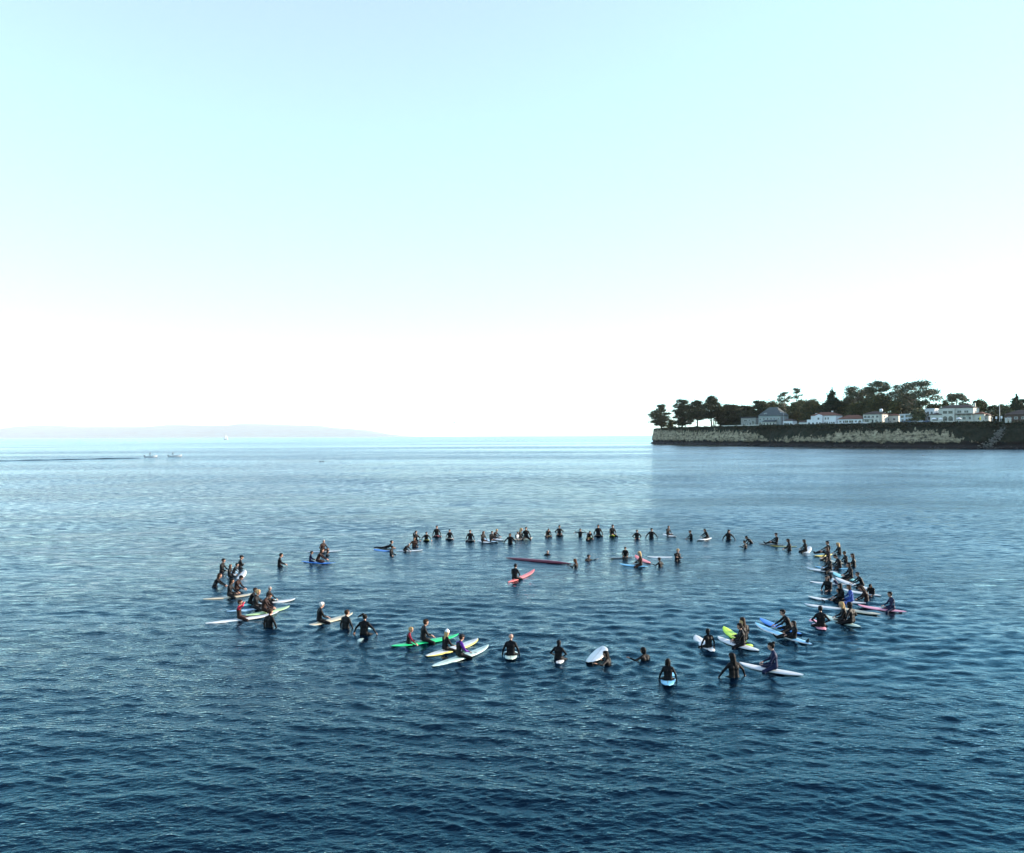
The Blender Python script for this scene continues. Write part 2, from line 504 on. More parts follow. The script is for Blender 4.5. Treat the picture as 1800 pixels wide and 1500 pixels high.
def tree(kind, px, w_px, top_y, inset, label, seed, lean=0.0, bare=0.25, dens=1.0, base_dz=0.0, name=None):
    p, _ = cliff_at(px, inset)
    mpp = p.y / FPX
    W = w_px * mpp * 0.5 * (1.35 if kind != 'fir' else 1.2)
    Ht = max(3.0, z_of(top_y, p) - p.z - base_dz)
    rr = random.Random(seed); rng = np.random.default_rng(seed)
    root = thing(name or (kind + '_tree'), label, 'tree', (p.x, p.y, p.z - 0.3 + base_dz), 0, 'trees on the headland')
    clumps = []                      # centre, radius xy, radius z
    if kind == 'cypress':
        k = int(16 + Ht * 0.8)
        for c in range(k):
            t = (c + rr.random()) / k
            h = Ht * (bare + (1 - bare) * t) - 0.6
            prof = W * (0.5 + 0.5 * math.sin(min(1, t * 1.05 + 0.12) * math.pi)) * rr.uniform(0.75, 1.15)
            a = rr.uniform(0, 6.283); d = prof * rr.uniform(0.1, 0.85)
            clumps.append((math.cos(a) * d + lean * h, math.sin(a) * d, h, prof * rr.uniform(0.3, 0.52), Ht * rr.uniform(0.05, 0.095)))
        clumps.append((lean * Ht, 0, Ht * 0.95, W * 0.3, Ht * 0.05))
    elif kind == 'fir':
        k = 14
        for c in range(k):
            t = c / (k - 1)
            h = Ht * (bare + (1 - bare) * t)
            rad = W * (1 - t) ** 0.8 + 0.3
            for q in range(3 if t < 0.85 else 1):
                a = rr.uniform(0, 6.283); d = rad * rr.uniform(0.2, 0.55)
                clumps.append((math.cos(a) * d, math.sin(a) * d, h, rad * rr.uniform(0.55, 0.8), Ht * 0.05))
    elif kind == 'eucalyptus':
        k = int(22 + Ht * 0.7)
        for c in range(k):
            t = rr.random() ** 0.75
            h = Ht * (bare + (1 - bare) * t)
            prof = W * math.sqrt(max(0.05, 1 - ((t - 0.45) / 0.6) ** 2))
            a = rr.uniform(0, 6.283); d = prof * rr.uniform(0.35, 0.85)
            rad = W * rr.uniform(0.18, 0.32)
            clumps.append((math.cos(a) * d + lean * h, math.sin(a) * d, h - rad * 0.4, rad, rad * rr.uniform(0.4, 0.6)))
        clumps.append((lean * Ht, 0, Ht - W * 0.15, W * 0.25, W * 0.13))
    else:
        k = 18 + int(W * 1.3)
        for c in range(k):
            t = rr.random()
            h = Ht * (bare + (0.9 - bare) * t)
            prof = W * math.sqrt(max(0.1, 1 - ((t - 0.4) / 0.65) ** 2))
            a = rr.uniform(0, 6.283); d = prof * rr.uniform(0.0, 0.72)
            rad = W * rr.uniform(0.25, 0.4)
            clumps.append((math.cos(a) * d, math.sin(a) * d, h, rad, rad * 0.7))
    # trunk and limbs
    V, F = [], []
    tr = 0.018 * Ht + 0.12
    bend = rr.uniform(-0.04, 0.04) * Ht
    trunk = [(lean * Ht * t + bend * math.sin(t * 3), bend * 0.6 * math.sin(t * 2.2), Ht * 0.93 * t) for t in np.linspace(0, 1, 7)]
    tube(V, F, trunk, [tr * (1.25 - 1.05 * t) for t in np.linspace(0, 1, 7)], 7)
    if kind == 'cypress' and Ht > 12:
        for q in range(rr.choice((1, 2))):
            a = rr.uniform(0, 6.28)
            tube(V, F, [(math.cos(a) * W * 0.22, math.sin(a) * W * 0.2, 0), (math.cos(a) * W * 0.3, math.sin(a) * W * 0.25, Ht * 0.3), (math.cos(a) * W * 0.3, math.sin(a) * W * 0.3, Ht * 0.62)], [tr * 0.8, tr * 0.6, tr * 0.25])
    for (cx, cy_, cz, cr, crz) in clumps:
        t = max(0.05, (cz - 0.30 * math.hypot(cx, cy_) - 0.08 * Ht) / (Ht * 0.93))
        q = Vector(np.array([np.interp(t, np.linspace(0, 1, 7), [tt[c] for tt in trunk]) for c in range(3)]))
        e = Vector((cx, cy_, cz - crz * 0.3))
        mid = q.lerp(e, 0.55) + Vector((0, 0, 0.04 * Ht))
        r0 = tr * (1 - 0.75 * t) * 0.5
        tube(V, F, [q, mid, e], [r0, r0 * 0.6, 0.05], 5)
    bark = GUM_BARK if kind == 'eucalyptus' else BARK
    link('trunk', mesh_np('trunk', np.array(V), np.array(F), [bark]), root)
    # crown of leaf sprays
    pts = []
    for (cx, cy_, cz, cr, crz) in clumps:
        m = int(dens * (34 + 17.0 * cr * cr) * (0.7 if kind == 'eucalyptus' else 1.15))
        m = min(m, 520)
        d = rng.normal(size=(m, 3)); d /= np.linalg.norm(d, axis=1)[:, None]
        rad = rng.uniform(0.15, 1.0, m) ** 0.5
        q = d * rad[:, None] * np.array([cr, cr, crz])
        q[:, 2] -= 0.25 * crz * (q[:, 0] ** 2 + q[:, 1] ** 2) / (cr * cr)      # pads droop at their rim
        pts.append(q + np.array([cx, cy_, cz]))
        fr = rng.normal(size=(m // 6, 3)) * np.array([cr, cr, crz]) * 0.75      # loose outer sprays
        pts.append(fr + np.array([cx, cy_, cz]))
    P = np.concatenate(pts)
    mi = (rng.random(len(P)) < (0.22 if kind in ('cypress', 'fir') else 0.38)).astype(int)
    size = {'cypress': 0.52, 'fir': 0.5, 'eucalyptus': 0.46, 'broadleaf': 0.5, 'olive': 0.45}[kind]
    link('crown', leaf_mesh('crown', P, size, rng, LEAVES[kind], 0.45, mi), root)
    return root

TREES = [
    # kind, column, width px, top row, inset, lean, bare, density, label
    ('cypress', 1163, 34, 711, 9, -0.06, 0.16, 1.0, 'leftmost dark cypress at the very tip of the headland'),
    ('broadleaf', 1180, 16, 738, 12, 0.0, 0.05, 1.0, 'low scrubby tree between the two leftmost cypresses on the tip'),
    ('cypress', 1199, 36, 702, 12, 0.02, 0.14, 1.2, 'second cypress from the tip, broad with a flat lit crest'),
    ('cypress', 1226, 38, 704, 16, 0.0, 0.34, 1.0, 'third cypress from the tip, open under its crown'),
    ('cypress', 1251, 38, 696.5, 16, 0.0, 0.32, 1.05, 'tallest layered cypress of the group on the tip'),
    ('cypress', 1268, 16, 719, 26, 0.0, 0.2, 0.9, 'small cypress just right of the tallest one on the tip'),
    ('cypress', 1287, 52, 711, 40, 0.0, 0.1, 1.2, 'spiky cypress left of the flat-roofed grey house'),
    ('cypress', 1312, 52, 713, 44, 0.0, 0.1, 1.2, 'cypress standing behind the flat-roofed grey house'),
    ('cypress', 1336, 46, 704.5, 48, 0.05, 0.1, 1.2, 'dark cypress behind the left slope of the hipped grey roof'),
    ('broadleaf', 1361, 50, 705.5, 60, 0.0, 0.1, 1.1, 'rounded tree rising behind the peak of the hipped grey roof'),
    ('eucalyptus', 1383, 24, 688, 62, -0.05, 0.3, 1.0, 'open eucalyptus right of the hipped roof, behind the curved street lamp'),
    ('eucalyptus', 1402, 22, 681.5, 66, 0.0, 0.3, 0.8, 'thin tall eucalyptus with a sparse top left of the big white house'),
    ('broadleaf', 1398, 40, 706, 56, 0.0, 0.05, 1.2, 'dark spreading tree behind the small white gabled cottage'),
    ('broadleaf', 1428, 40, 701.5, 52, 0.0, 0.05, 1.2, 'broad tree with a sunlit yellow-green side behind the big white house'),
    ('fir', 1464, 46, 682.5, 50, 0.0, 0.12, 1.3, 'dark cone-shaped fir right of the big white house'),
    ('broadleaf', 1452, 26, 707, 58, 0.0, 0.05, 1.1, 'dark tree filling the gap left of the cone-shaped fir'),
    ('broadleaf', 1482, 30, 703, 56, 0.0, 0.05, 1.2, 'dark tree directly right of the cone-shaped fir'),
    ('eucalyptus', 1503, 42, 677, 58, 0.0, 0.22, 1.1, 'layered eucalyptus behind the long low red-roofed house'),
    ('broadleaf', 1510, 40, 706, 50, 0.0, 0.05, 1.2, 'dense low tree behind the long red-roofed house'),
    ('eucalyptus', 1546, 44, 669.5, 60, 0.0, 0.3, 1.35, 'large domed eucalyptus above the cream two-storey house'),
    ('broadleaf', 1545, 52, 692, 54, 0.0, 0.1, 1.3, 'dense dark tree under the large domed eucalyptus'),
    ('eucalyptus', 1574, 26, 675, 66, 0.0, 0.35, 0.55, 'sparse pale eucalyptus between the two largest ones'),
    ('broadleaf', 1573, 34, 704, 50, 0.0, 0.05, 1.1, 'tree with a sunlit side left of the flat white house'),
    ('eucalyptus', 1609, 62, 667.5, 60, 0.02, 0.25, 0.95, 'tallest wide airy eucalyptus above the flat white house'),
    ('broadleaf', 1622, 26, 696, 56, 0.0, 0.15, 0.9, 'sunlit brownish tree under the tallest airy eucalyptus'),
    ('olive', 1612, 30, 718, 20, 0.0, 0.1, 0.9, 'pale olive-green small tree in front of the flat white house'),
    ('eucalyptus', 1682, 38, 690, 56, 0.0, 0.3, 1.3, 'rounded eucalyptus behind the arched villa roof'),
    ('broadleaf', 1662, 16, 702, 54, 0.0, 0.1, 1.0, 'small sunlit tree left of the eucalyptus behind the villa'),
    ('broadleaf', 1722, 30, 701.5, 56, 0.0, 0.05, 1.2, 'dark tree behind the sunlit end of the villa'),
    ('broadleaf', 1742, 26, 712, 60, 0.0, 0.05, 1.1, 'low dark tree behind the small palm'),
    ('olive', 1768, 20, 711, 36, 0.0, 0.1, 1.0, 'bright sunlit bushy tree right of the tall pale lamp post'),
    ('fir', 1788, 36, 694, 44, 0.0, 0.05, 1.6, 'dark fir at the right edge above the brown roof'),
    ('cypress', 1800, 26, 701, 50, 0.0, 0.1, 1.2, 'dark cypress cut off by the right edge of the view'),
    ('cypress', 1276, 34, 716, 50, 0.0, 0.05, 1.1, 'low dark cypress in the gap right of the tip group'),
    ('broadleaf', 1300, 40, 716, 62, 0.0, 0.02, 1.2, 'dark rounded tree deep behind the flat-roofed grey house'),
    ('broadleaf', 1345, 44, 712, 66, 0.0, 0.02, 1.2, 'dark rounded tree deep behind the hipped grey house'),
    ('broadleaf', 1412, 40, 704, 66, 0.0, 0.02, 1.2, 'dark rounded tree deep behind the tiny gabled cottage'),
    ('broadleaf', 1494, 44, 694, 70, 0.0, 0.02, 1.2, 'tall dark rounded tree deep behind the long low house'),
    ('eucalyptus', 1526, 36, 680, 72, 0.0, 0.2, 1.2, 'eucalyptus deep behind the cream house, left of the domed one'),
    ('broadleaf', 1592, 46, 690, 72, 0.0, 0.05, 1.2, 'dark rounded tree deep behind the flat white house'),
    ('broadleaf', 1640, 26, 706, 66, 0.0, 0.05, 1.0, 'rounded tree behind the narrow white house'),
    ('broadleaf', 1758, 30, 708, 64, 0.0, 0.02, 1.1, 'dark rounded tree deep behind the tall pale lamp post'),
]
for k, (kind, px, w, ty, ins, lean, bare, dens, lab) in enumerate(TREES):
    tree(kind, px, w, ty, ins, lab, 100 + k * 7, lean, bare, dens)

def palm(px, top_y, inset, label, n=18, seed=3):
    p, _ = cliff_at(px, inset)
    Ht = z_of(top_y, p) - p.z
    rr = random.Random(seed)
    root = thing('palm_tree', label, 'palm', (p.x, p.y, p.z - 0.2), 0, 'trees on the headland')
    V, F = [], []
    tube(V, F, [(0, 0, 0), (0.1, 0, Ht * 0.4), (0.05, 0, Ht * 0.75)], [0.32, 0.24, 0.2], 7)
    link('trunk', mesh_np('trunk', np.array(V), np.array(F), [BARK]), root)
    V, F = [], []
    for k in range(n):
        a = k * 2.399; el = rr.uniform(-0.3, 1.2); L = Ht * rr.uniform(0.38, 0.5)
        pts = []
        for t in np.linspace(0, 1, 5):
            pts.append(Vector((math.cos(a) * math.cos(el) * L * t, math.sin(a) * math.cos(el) * L * t, Ht * 0.75 + L * (math.sin(el) * t - 0.55 * t * t))))
        side = Vector((-math.sin(a), math.cos(a), 0))
        for q in range(4):
            for sgn in (-1, 1):
                w0, w1 = 0.34 * (1 - abs(q / 4 - 0.4)), 0.34 * (1 - abs((q + 1) / 4 - 0.4))
                b = len(V)
                V += [tuple(pts[q]), tuple(pts[q + 1]), tuple(pts[q + 1] + side * sgn * w1 - Vector((0, 0, 0.15))), tuple(pts[q] + side * sgn * w0 - Vector((0, 0, 0.15)))]
                F.append((b, b + 1, b + 2, b + 3))
    link('crown', mesh_np('crown', np.array(V), np.array(F), [LEAVES['olive'][0]], smooth=False), root)
palm(1744, 718, 9, 'small palm with a round head left of the tall pale lamp post')

def ground_cover():
    rng = np.random.default_rng(8)
    col = LINE[:, 0] / LINE[:, 1] * FPX + 900
    idx = np.where((col > 1158) & (col < 1950) & (np.arange(len(col)) > 250))[0]
    i = rng.choice(idx, 15000)
    ins = rng.uniform(-0.2, 1, 15000) ** 3 * 9 + 2.6 + rng.normal(0, 0.4, 15000)
    P2 = LINE[i] + LN[i] * ins[:, None] + rng.normal(0, 0.3, (15000, 2))
    patch = fbm(i * 0.9 / 6.0, ins * 0.3, 4, 3)
    zz = TOP_Z + 0.1 + np.minimum(ins, 30) * 0.02 + np.clip(patch - 0.38, 0, 1) * 3.2 * rng.random(15000) - 0.3
    hang = (ins < 3.2)
    zz = np.where(hang, TOP_Z - rng.random(15000) ** 2 * 5.5 * patch, zz)
    P2 = np.where(hang[:, None], P2 - LN[i] * ((TOP_Z - zz) * 0.22 + 0.3)[:, None], P2)
    P = np.column_stack([P2, zz])
    me = leaf_mesh('ground_cover', P, 0.5, rng, LEAVES['broadleaf'][:1] + [mat('ice_plant', (0.03, 0.03, 0.02), 0.8, 0.2)], 0.6, (rng.random(15000) < 0.3).astype(int))
    tag(link('ground_cover', me), 'dark scrub and trailing plants along the cliff edge', 'scrub', kind='stuff')
ground_cover()

def rubble(name, label, spec, seed, m):
    """loose rocks: each a small faceted lump; too many and too small to pick apart"""
    rng = np.random.default_rng(seed)
    base = np.array([(1, 0, 0), (-1, 0, 0), (0, 1, 0), (0, -1, 0), (0, 0, 1), (0, 0, -1)], float)
    tri = np.array([(0, 2, 4), (2, 1, 4), (1, 3, 4), (3, 0, 4), (2, 0, 5), (1, 2, 5), (3, 1, 5), (0, 3, 5)])
    V, F = [], []
    for k, (p, r_) in enumerate(spec):
        V.append(np.array(p) + base * rng.uniform(0.6, 1.25, (6, 1)) * r_ * np.array([1.2, 1.2, 0.75]) + rng.normal(0, 0.12 * r_, (6, 3))); F.append(tri + 6 * k)
    tag(link(name, mesh_np(name, np.concatenate(V), np.concatenate(F), [m], smooth=False)), label, 'rocks', kind='stuff')
_rr = random.Random(31)
spec = []
for k in range(330):                       # pale slide in the gully
    t = _rr.random(); px = 1772 - 38 * t + _rr.gauss(0, 3 + 5 * t)
    q, i = cliff_at(px, 0)
    z = TOP_Z * (1 - t) * 0.97 + 0.2
    off = 3.2 * (z / TOP_Z) ** 1.5 + 1.2 + 2.6 * (1 - abs(px - 1755) / 40) * (z / TOP_Z) - _rr.uniform(0.4, 1.6)
    spec.append(((LINE[i, 0] + LN[i, 0] * off, LINE[i, 1] + LN[i, 1] * off, z), _rr.uniform(0.25, 0.85)))
rubble('rock_slide', 'pale broken rock sliding down the gully at the right of the cliff', spec, 5, mat('pale_broken_rock', (0.16, 0.155, 0.14), 0.9, 0.1, var=0.4, scale=0.8))
spec = []
for k in range(420):                       # dark boulders along the tide line
    i = _rr.randrange(300, len(LINE) - 140)
    spec.append(((LINE[i, 0] - LN[i, 0] * _rr.uniform(-1.5, 2.5), LINE[i, 1] - LN[i, 1] * _rr.uniform(-1.5, 2.5), _rr.uniform(-0.2, 0.7)), _rr.uniform(0.4, 1.5)))
rubble('shore_rocks', 'dark wet boulders along the foot of the cliff', spec, 6, mat('dark_wet_rock', (0.03, 0.028, 0.027), 0.6, 0.3, var=0.4, scale=0.8))
# ------------------------------------------------------------------ houses on the headland
HROT = R(-47)
UX = Vector((math.cos(HROT), math.sin(HROT), 0))
def box(V, F, x0, x1, y0, y1, z0, z1):
    b = len(V)
    V += [(x0, y0, z0), (x1, y0, z0), (x1, y1, z0), (x0, y1, z0), (x0, y0, z1), (x1, y0, z1), (x1, y1, z1), (x0, y1, z1)]
    F += [(b + 3, b + 2, b + 1, b), (b + 4, b + 5, b + 6, b + 7), (b, b + 1, b + 5, b + 4), (b + 1, b + 2, b + 6, b + 5), (b + 2, b + 3, b + 7, b + 6), (b + 3, b, b + 4, b + 7)]
def poly(name, V, F, m, parent=None, loc=None, rz=0.0, bevel=0.0):
    me = bpy.data.meshes.new(name); me.from_pydata([tuple(v) for v in V], [], F); me.materials.append(m); me.update()
    if bevel:
        bm = bmesh.new(); bm.from_mesh(me)
        bmesh.ops.bevel(bm, geom=bm.edges[:], offset=bevel, segments=1, affect='EDGES')
        bm.to_mesh(me); bm.free()
    return link(name, me, parent, loc, rz)
def boxpart(name, parent, m, *b, bevel=0.0):
    V, F = [], []; box(V, F, *b)
    return poly(name, V, F, m, parent, bevel=bevel)
GLASS = mat('window_glass', (0.02, 0.025, 0.03), 0.08, 0.6)
TRIM = mat('window_trim', (0.62, 0.62, 0.6), 0.6, 0.3)
DARKTRIM = mat('dark_trim', (0.07, 0.065, 0.06), 0.6, 0.3)
def hip_roof(parent, m, x0, x1, y0, y1, z, h, over=0.5, gable=False, name='roof'):
    x0 -= over; x1 += over; y0 -= over; y1 += over
    w, d = x1 - x0, y1 - y0
    t = 0.22
    if w >= d:
        k = 0 if gable else d / 2 * 0.95
        rid = [(x0 + k, (y0 + y1) / 2, z + h), (x1 - k, (y0 + y1) / 2, z + h)]
    else:
        k = 0 if gable else w / 2 * 0.95
        rid = [((x0 + x1) / 2, y0 + k, z + h), ((x0 + x1) / 2, y1 - k, z + h)]
    V = [(x0, y0, z), (x1, y0, z), (x1, y1, z), (x0, y1, z), (x0, y0, z + t), (x1, y0, z + t), (x1, y1, z + t), (x0, y1, z + t)] + rid
    F = [(3, 2, 1, 0), (0, 1, 5, 4), (1, 2, 6, 5), (2, 3, 7, 6), (3, 0, 4, 7)]
    if w >= d: F += [(4, 5, 9, 8), (6, 7, 8, 9), (5, 6, 9), (7, 4, 8)]
    else: F += [(4, 5, 8), (5, 6, 9, 8), (6, 7, 9), (7, 4, 8, 9)]
    return poly(name, V, F, m, parent)
def window(parent, u, y, z, w, h, side='front', trim=TRIM, name='window'):
    """framed window proud of the wall plane; side 'front' faces -y, 'right' faces +x"""
    V, F = [], []; t = 0.13
    def bb(V, F, a0, a1, z0, z1, d0, d1):
        if side == 'front': box(V, F, a0, a1, y - d1, y - d0, z0, z1)
        else: box(V, F, y + d0, y + d1, a0, a1, z0, z1)
    for a0, a1, z0, z1 in ((u - w / 2 - t, u - w / 2, z - t, z + h + t), (u + w / 2, u + w / 2 + t, z - t, z + h + t), (u - w / 2, u + w / 2, z + h, z + h + t),
                           (u - w / 2, u + w / 2, z - t, z), (u - 0.04, u + 0.04, z, z + h)):
        bb(V, F, a0, a1, z0, z1, -0.05, 0.10)
    f = poly(name, V, F, trim, parent)
    V, F = [], []; bb(V, F, u - w / 2, u + w / 2, z, z + h, -0.04, 0.03)
    poly('pane', V, F, GLASS, f)
    return f
def house(name, label, px0, px1, inset, eave_y, base_y, ridge_y, wallc, roofc, wins=(), depth=9.0, flat=False, gable=False, right=(), extra=None, trim=TRIM, chim=None, door=None):
    p, _ = cliff_at((px0 + px1) / 2, inset)
    mpp = p.y / FPX
    W = (px1 - px0) * mpp
    z0 = min(z_of(base_y, p), p.z + 0.6); H = max(2.6, z_of(eave_y, p) - z0); RH = max(0.4, z_of(ridge_y, p) - z0 - H)
    root = thing(name, label, 'house', (p.x, p.y, z0), HROT, 'houses on the headland')
    x0, x1 = -W / 2, W / 2
    boxpart('wall', root, wallc, x0, x1, 0, depth, -1.6, H)
    if flat:
        V, F = [], []; box(V, F, x0 - 0.3, x1 + 0.3, -0.3, depth + 0.3, H + 0.002, H + RH); poly('roof', V, F, roofc, root)
    else:
        rf = hip_roof(root, roofc, x0, x1, 0, depth, H + 0.002, RH, gable=gable)
        if chim: boxpart('chimney', rf, wallc, x0 + W * chim - 0.5, x0 + W * chim + 0.5, depth * 0.5, depth * 0.5 + 0.9, H, H + RH + 0.9)
    for (u, v, w, h) in wins: window(root, x0 + W * u, 0, H * v, w, h, 'front', trim)
    for (u, v, w, h) in right: window(root, depth * u, x1, H * v, w, h, 'right', trim)
    if door is not None:
        dd = boxpart('door', root, DARKTRIM, x0 + W * door - 0.55, x0 + W * door + 0.55, -0.06, 0.05, 0.0, 2.15)
        boxpart('handle', dd, TRIM, x0 + W * door + 0.35, x0 + W * door + 0.42, -0.12, -0.061, 1.0, 1.15)
    if extra: extra(root, W, H, depth, x0, x1)
    return root
C_GREY = mat('grey_siding', (0.27, 0.27, 0.24), 0.8, 0.2, var=0.12, scale=1.5)
C_GREEN = mat('grey_green_siding', (0.30, 0.33, 0.31), 0.8, 0.2, var=0.12, scale=1.5)
C_WHITE = mat('white_render', (0.74, 0.74, 0.72), 0.8, 0.2, var=0.06, scale=0.6)
C_CREAM = mat('cream_render', (0.58, 0.56, 0.48), 0.8, 0.2, var=0.08, scale=0.6)
C_BLUEW = mat('bluish_white_render', (0.56, 0.60, 0.62), 0.8, 0.2, var=0.08, scale=0.6)
RF_SLATE = mat('slate_roof', (0.085, 0.10, 0.10), 0.8, 0.2, var=0.3, scale=2.5, bump=0.5)
RF_RED = mat('red_tile_roof', (0.16, 0.075, 0.05), 0.8, 0.2, var=0.35, scale=2.5, bump=0.5)
RF_BROWN = mat('brown_shingle_roof', (0.075, 0.055, 0.045), 0.8, 0.2, var=0.35, scale=2.5, bump=0.5)
RF_DARK = mat('dark_flat_roof', (0.05, 0.05, 0.055), 0.8, 0.2, var=0.2, scale=2.0)

house('flat_roofed_house', 'grey flat-roofed two-storey house, leftmost house on the headland', 1301, 1331, 16, 735, 748.5, 733, C_GREY, RF_DARK, flat=True,
      wins=[(0.16, 0.08, 1.2, 1.5), (0.44, 0.08, 1.2, 1.5), (0.3, 0.55, 2.6, 1.6), (0.56, 0.58, 1.2, 1.4), (0.8, 0.1, 2.2, 3.6)], door=0.62)
def porch_a(root, W, H, D, x0, x1):
    # single-storey front rooms under a lean-to roof
    a, b = x0 + W * 0.30, x0 + W * 0.83
    boxpart('front_room', root, C_CREAM, a, b, -3.5, -0.01, -1.6, 3.0)
    V = [(a - 0.4, -4.1, 2.9), (b + 0.4, -4.1, 2.9), (b + 0.4, -0.02, 4.6), (a - 0.4, -0.02, 4.6), (a - 0.4, -4.1, 3.12), (b + 0.4, -4.1, 3.12), (b + 0.4, -0.02, 4.82), (a - 0.4, -0.02, 4.82)]
    F = [(3, 2, 1, 0), (4, 5, 6, 7), (0, 1, 5, 4), (1, 2, 6, 5), (2, 3, 7, 6), (3, 0, 4, 7)]
    poly('porch_roof', V, F, RF_SLATE, root)
    for u in (0.12, 0.40, 0.66, 0.92): window(root, a + (b - a) * u, -3.5, 0.5, 1.5, 1.9, 'front', name='front_window')
    # dormer on the big roof
    d = boxpart('dormer', root, C_GREEN, x0 + W * 0.22, x0 + W * 0.36, 0.9, 3.4, H + 0.6, H + 2.4)
    window(d, x0 + W * 0.29, 0.9, H + 1.1, 1.6, 0.8, 'front')
house('hip_roofed_house', 'large grey-green house with a tall hipped slate roof and front porch', 1332, 1374, 20, 731, 748.5, 715.5, C_GREEN, RF_SLATE, depth=13,
      wins=[(0.08, 0.55, 1.3, 1.5), (0.25, 0.6, 1.4, 1.5), (0.42, 0.6, 1.4, 1.5), (0.58, 0.6, 1.2, 1.5), (0.72, 0.6, 1.2, 1.5), (0.9, 0.6, 1.2, 1.5), (0.08, 0.08, 2.2, 2.2), (0.2, 0.08, 2.0, 2.2)],
      right=[(0.3, 0.55, 1.3, 1.5), (0.7, 0.55, 1.3, 1.5)], extra=porch_a)
house('low_cottage', 'small white cottage with brown roof right of the hipped grey house', 1376, 1394, 14, 740, 749, 736.5, C_WHITE, RF_BROWN, depth=7,
      wins=[(0.2, 0.25, 1.6, 1.4), (0.55, 0.25, 1.2, 1.3), (0.8, 0.25, 1.2, 1.3)], door=0.38)
house('gabled_cottage', 'tiny white gabled cottage left of the big white house', 1404, 1416, 16, 743.5, 748.5, 739.5, C_WHITE, RF_BROWN, depth=5, gable=True,
      wins=[(0.3, 0.25, 1.0, 1.0), (0.7, 0.25, 1.0, 1.0)])
def big_white(root, W, H, D, x0, x1):
    boxpart('side_wing', root, C_WHITE, x0 - 3.6, x0 - 0.01, 0.6, D - 1, -1.6, H * 0.62)
    window(root, x0 - 1.8, 0.6, H * 0.15, 1.4, 1.2, 'front', name='wing_window')
    V = [(x0 + W * 0.22, -1.6, -1.6), (x0 + W * 0.52, -1.6, -1.6), (x0 + W * 0.52, -0.01, -1.6), (x0 + W * 0.22, -0.01, -1.6)]
    a, b, h = x0 + W * 0.20, x0 + W * 0.50, H * 1.0
    V = [(a, -1.6, -1.6), (b, -1.6, -1.6), (b, -1.6, h), ((a + b) / 2, -1.6, h + 1.1), (a, -1.6, h), (a, -0.01, -1.6), (b, -0.01, -1.6), (b, -0.01, h), ((a + b) / 2, -0.01, h + 1.1), (a, -0.01, h)]
    F = [(0, 1, 2, 3, 4), (9, 8, 7, 6, 5), (1, 6, 7, 2), (2, 7, 8, 3), (3, 8, 9, 4), (4, 9, 5, 0)]
    g = poly('gable_bay', V, F, C_WHITE, root)
    for u in (0.3, 0.7): window(g, a + (b - a) * u, -1.6, H * 0.12, 1.1, 1.5, 'front')
    window(g, a + (b - a) * 0.5, -1.6, H * 0.6, 1.3, 1.4, 'front')
    boxpart('satellite_box', root, C_WHITE, x0 + W * 0.1, x0 + W * 0.1 + 1.3, 3, 4, H + 0.3, H + 2.0)
house('white_house', 'big white two-storey house with red tile roof and sunlit end wall', 1425, 1470, 14, 731, 748, 724.5, C_WHITE, RF_RED, depth=11,
      wins=[(0.08, 0.12, 1.3, 1.3), (0.60, 0.60, 1.0, 1.5), (0.70, 0.60, 1.0, 1.5), (0.58, 0.14, 0.9, 1.6), (0.66, 0.14, 0.9, 1.6), (0.76, 0.2, 0.8, 1.0), (0.84, 0.2, 0.8, 1.0), (0.92, 0.2, 0.8, 1.0)],
      right=[(0.3, 0.2, 1.1, 1.2), (0.6, 0.6, 1.0, 1.2)], extra=big_white, chim=0.72)
def arch(root, xc, y, z0, w, h, m, name='arch'):
    V = [(xc - w / 2, z0), (xc + w / 2, z0)]
    for k in range(9):
        a = math.pi * k / 8
        V.append((xc + w / 2 * math.cos(a), z0 + h - w / 2 + w / 2 * math.sin(a)))
    n = len(V)
    VV = [(x, y - 0.05, z) for x, z in V] + [(x, y + 0.04, z) for x, z in V]
    F = [tuple(range(n)), tuple(range(2 * n - 1, n - 1, -1))] + [(k, k + n, (k + 1) % n + n, (k + 1) % n) for k in range(n)]
    return poly(name, VV, F, m, root)
def low_long(root, W, H, D, x0, x1):
    arch(root, x0 + W * 0.9, 0, 0, 2.4, 2.3, GLASS, 'arched_window')
    boxpart('garden_wall', root, C_WHITE, x0 - 1, x1 + 4, -2.5, -2.2, -1.4, 0.6)
house('long_low_house', 'long low white house under a reddish brown roof', 1473, 1516, 12, 737, 745, 729.5, C_WHITE, RF_RED, depth=10,
      wins=[(0.10, 0.3, 1.5, 1.2), (0.36, 0.1, 2.4, 2.0), (0.55, 0.1, 3.0, 2.0), (0.74, 0.3, 1.4, 1.2)], door=0.24, extra=low_long)
def cream2(root, W, H, D, x0, x1):
    boxpart('balcony', root, C_WHITE, x0 + W * 0.05, x0 + W * 0.5, -1.3, -0.01, H * 0.47, H * 0.53)
    for k in range(8): boxpart('baluster', root, DARKTRIM, x0 + W * (0.06 + 0.06 * k) - 0.05, x0 + W * (0.06 + 0.06 * k) + 0.05, -1.28, -1.18, H * 0.53, H * 0.53 + 0.9)
    boxpart('rail', root, DARKTRIM, x0 + W * 0.05, x0 + W * 0.5, -1.29, -1.17, H * 0.53 + 0.9, H * 0.53 + 1.0)
house('cream_house', 'cream two-storey house with balcony and dark roof beside the tank on posts', 1518, 1551, 16, 728.5, 743.5, 723, C_CREAM, RF_BROWN, depth=10,
      wins=[(0.12, 0.58, 1.6, 1.6), (0.30, 0.58, 1.6, 1.6), (0.52, 0.6, 1.6, 1.4), (0.75, 0.6, 1.6, 1.4), (0.2, 0.1, 2.6, 1.8), (0.7, 0.1, 1.4, 1.6)], door=0.5,
      right=[(0.4, 0.6, 1.2, 1.4)], extra=cream2)
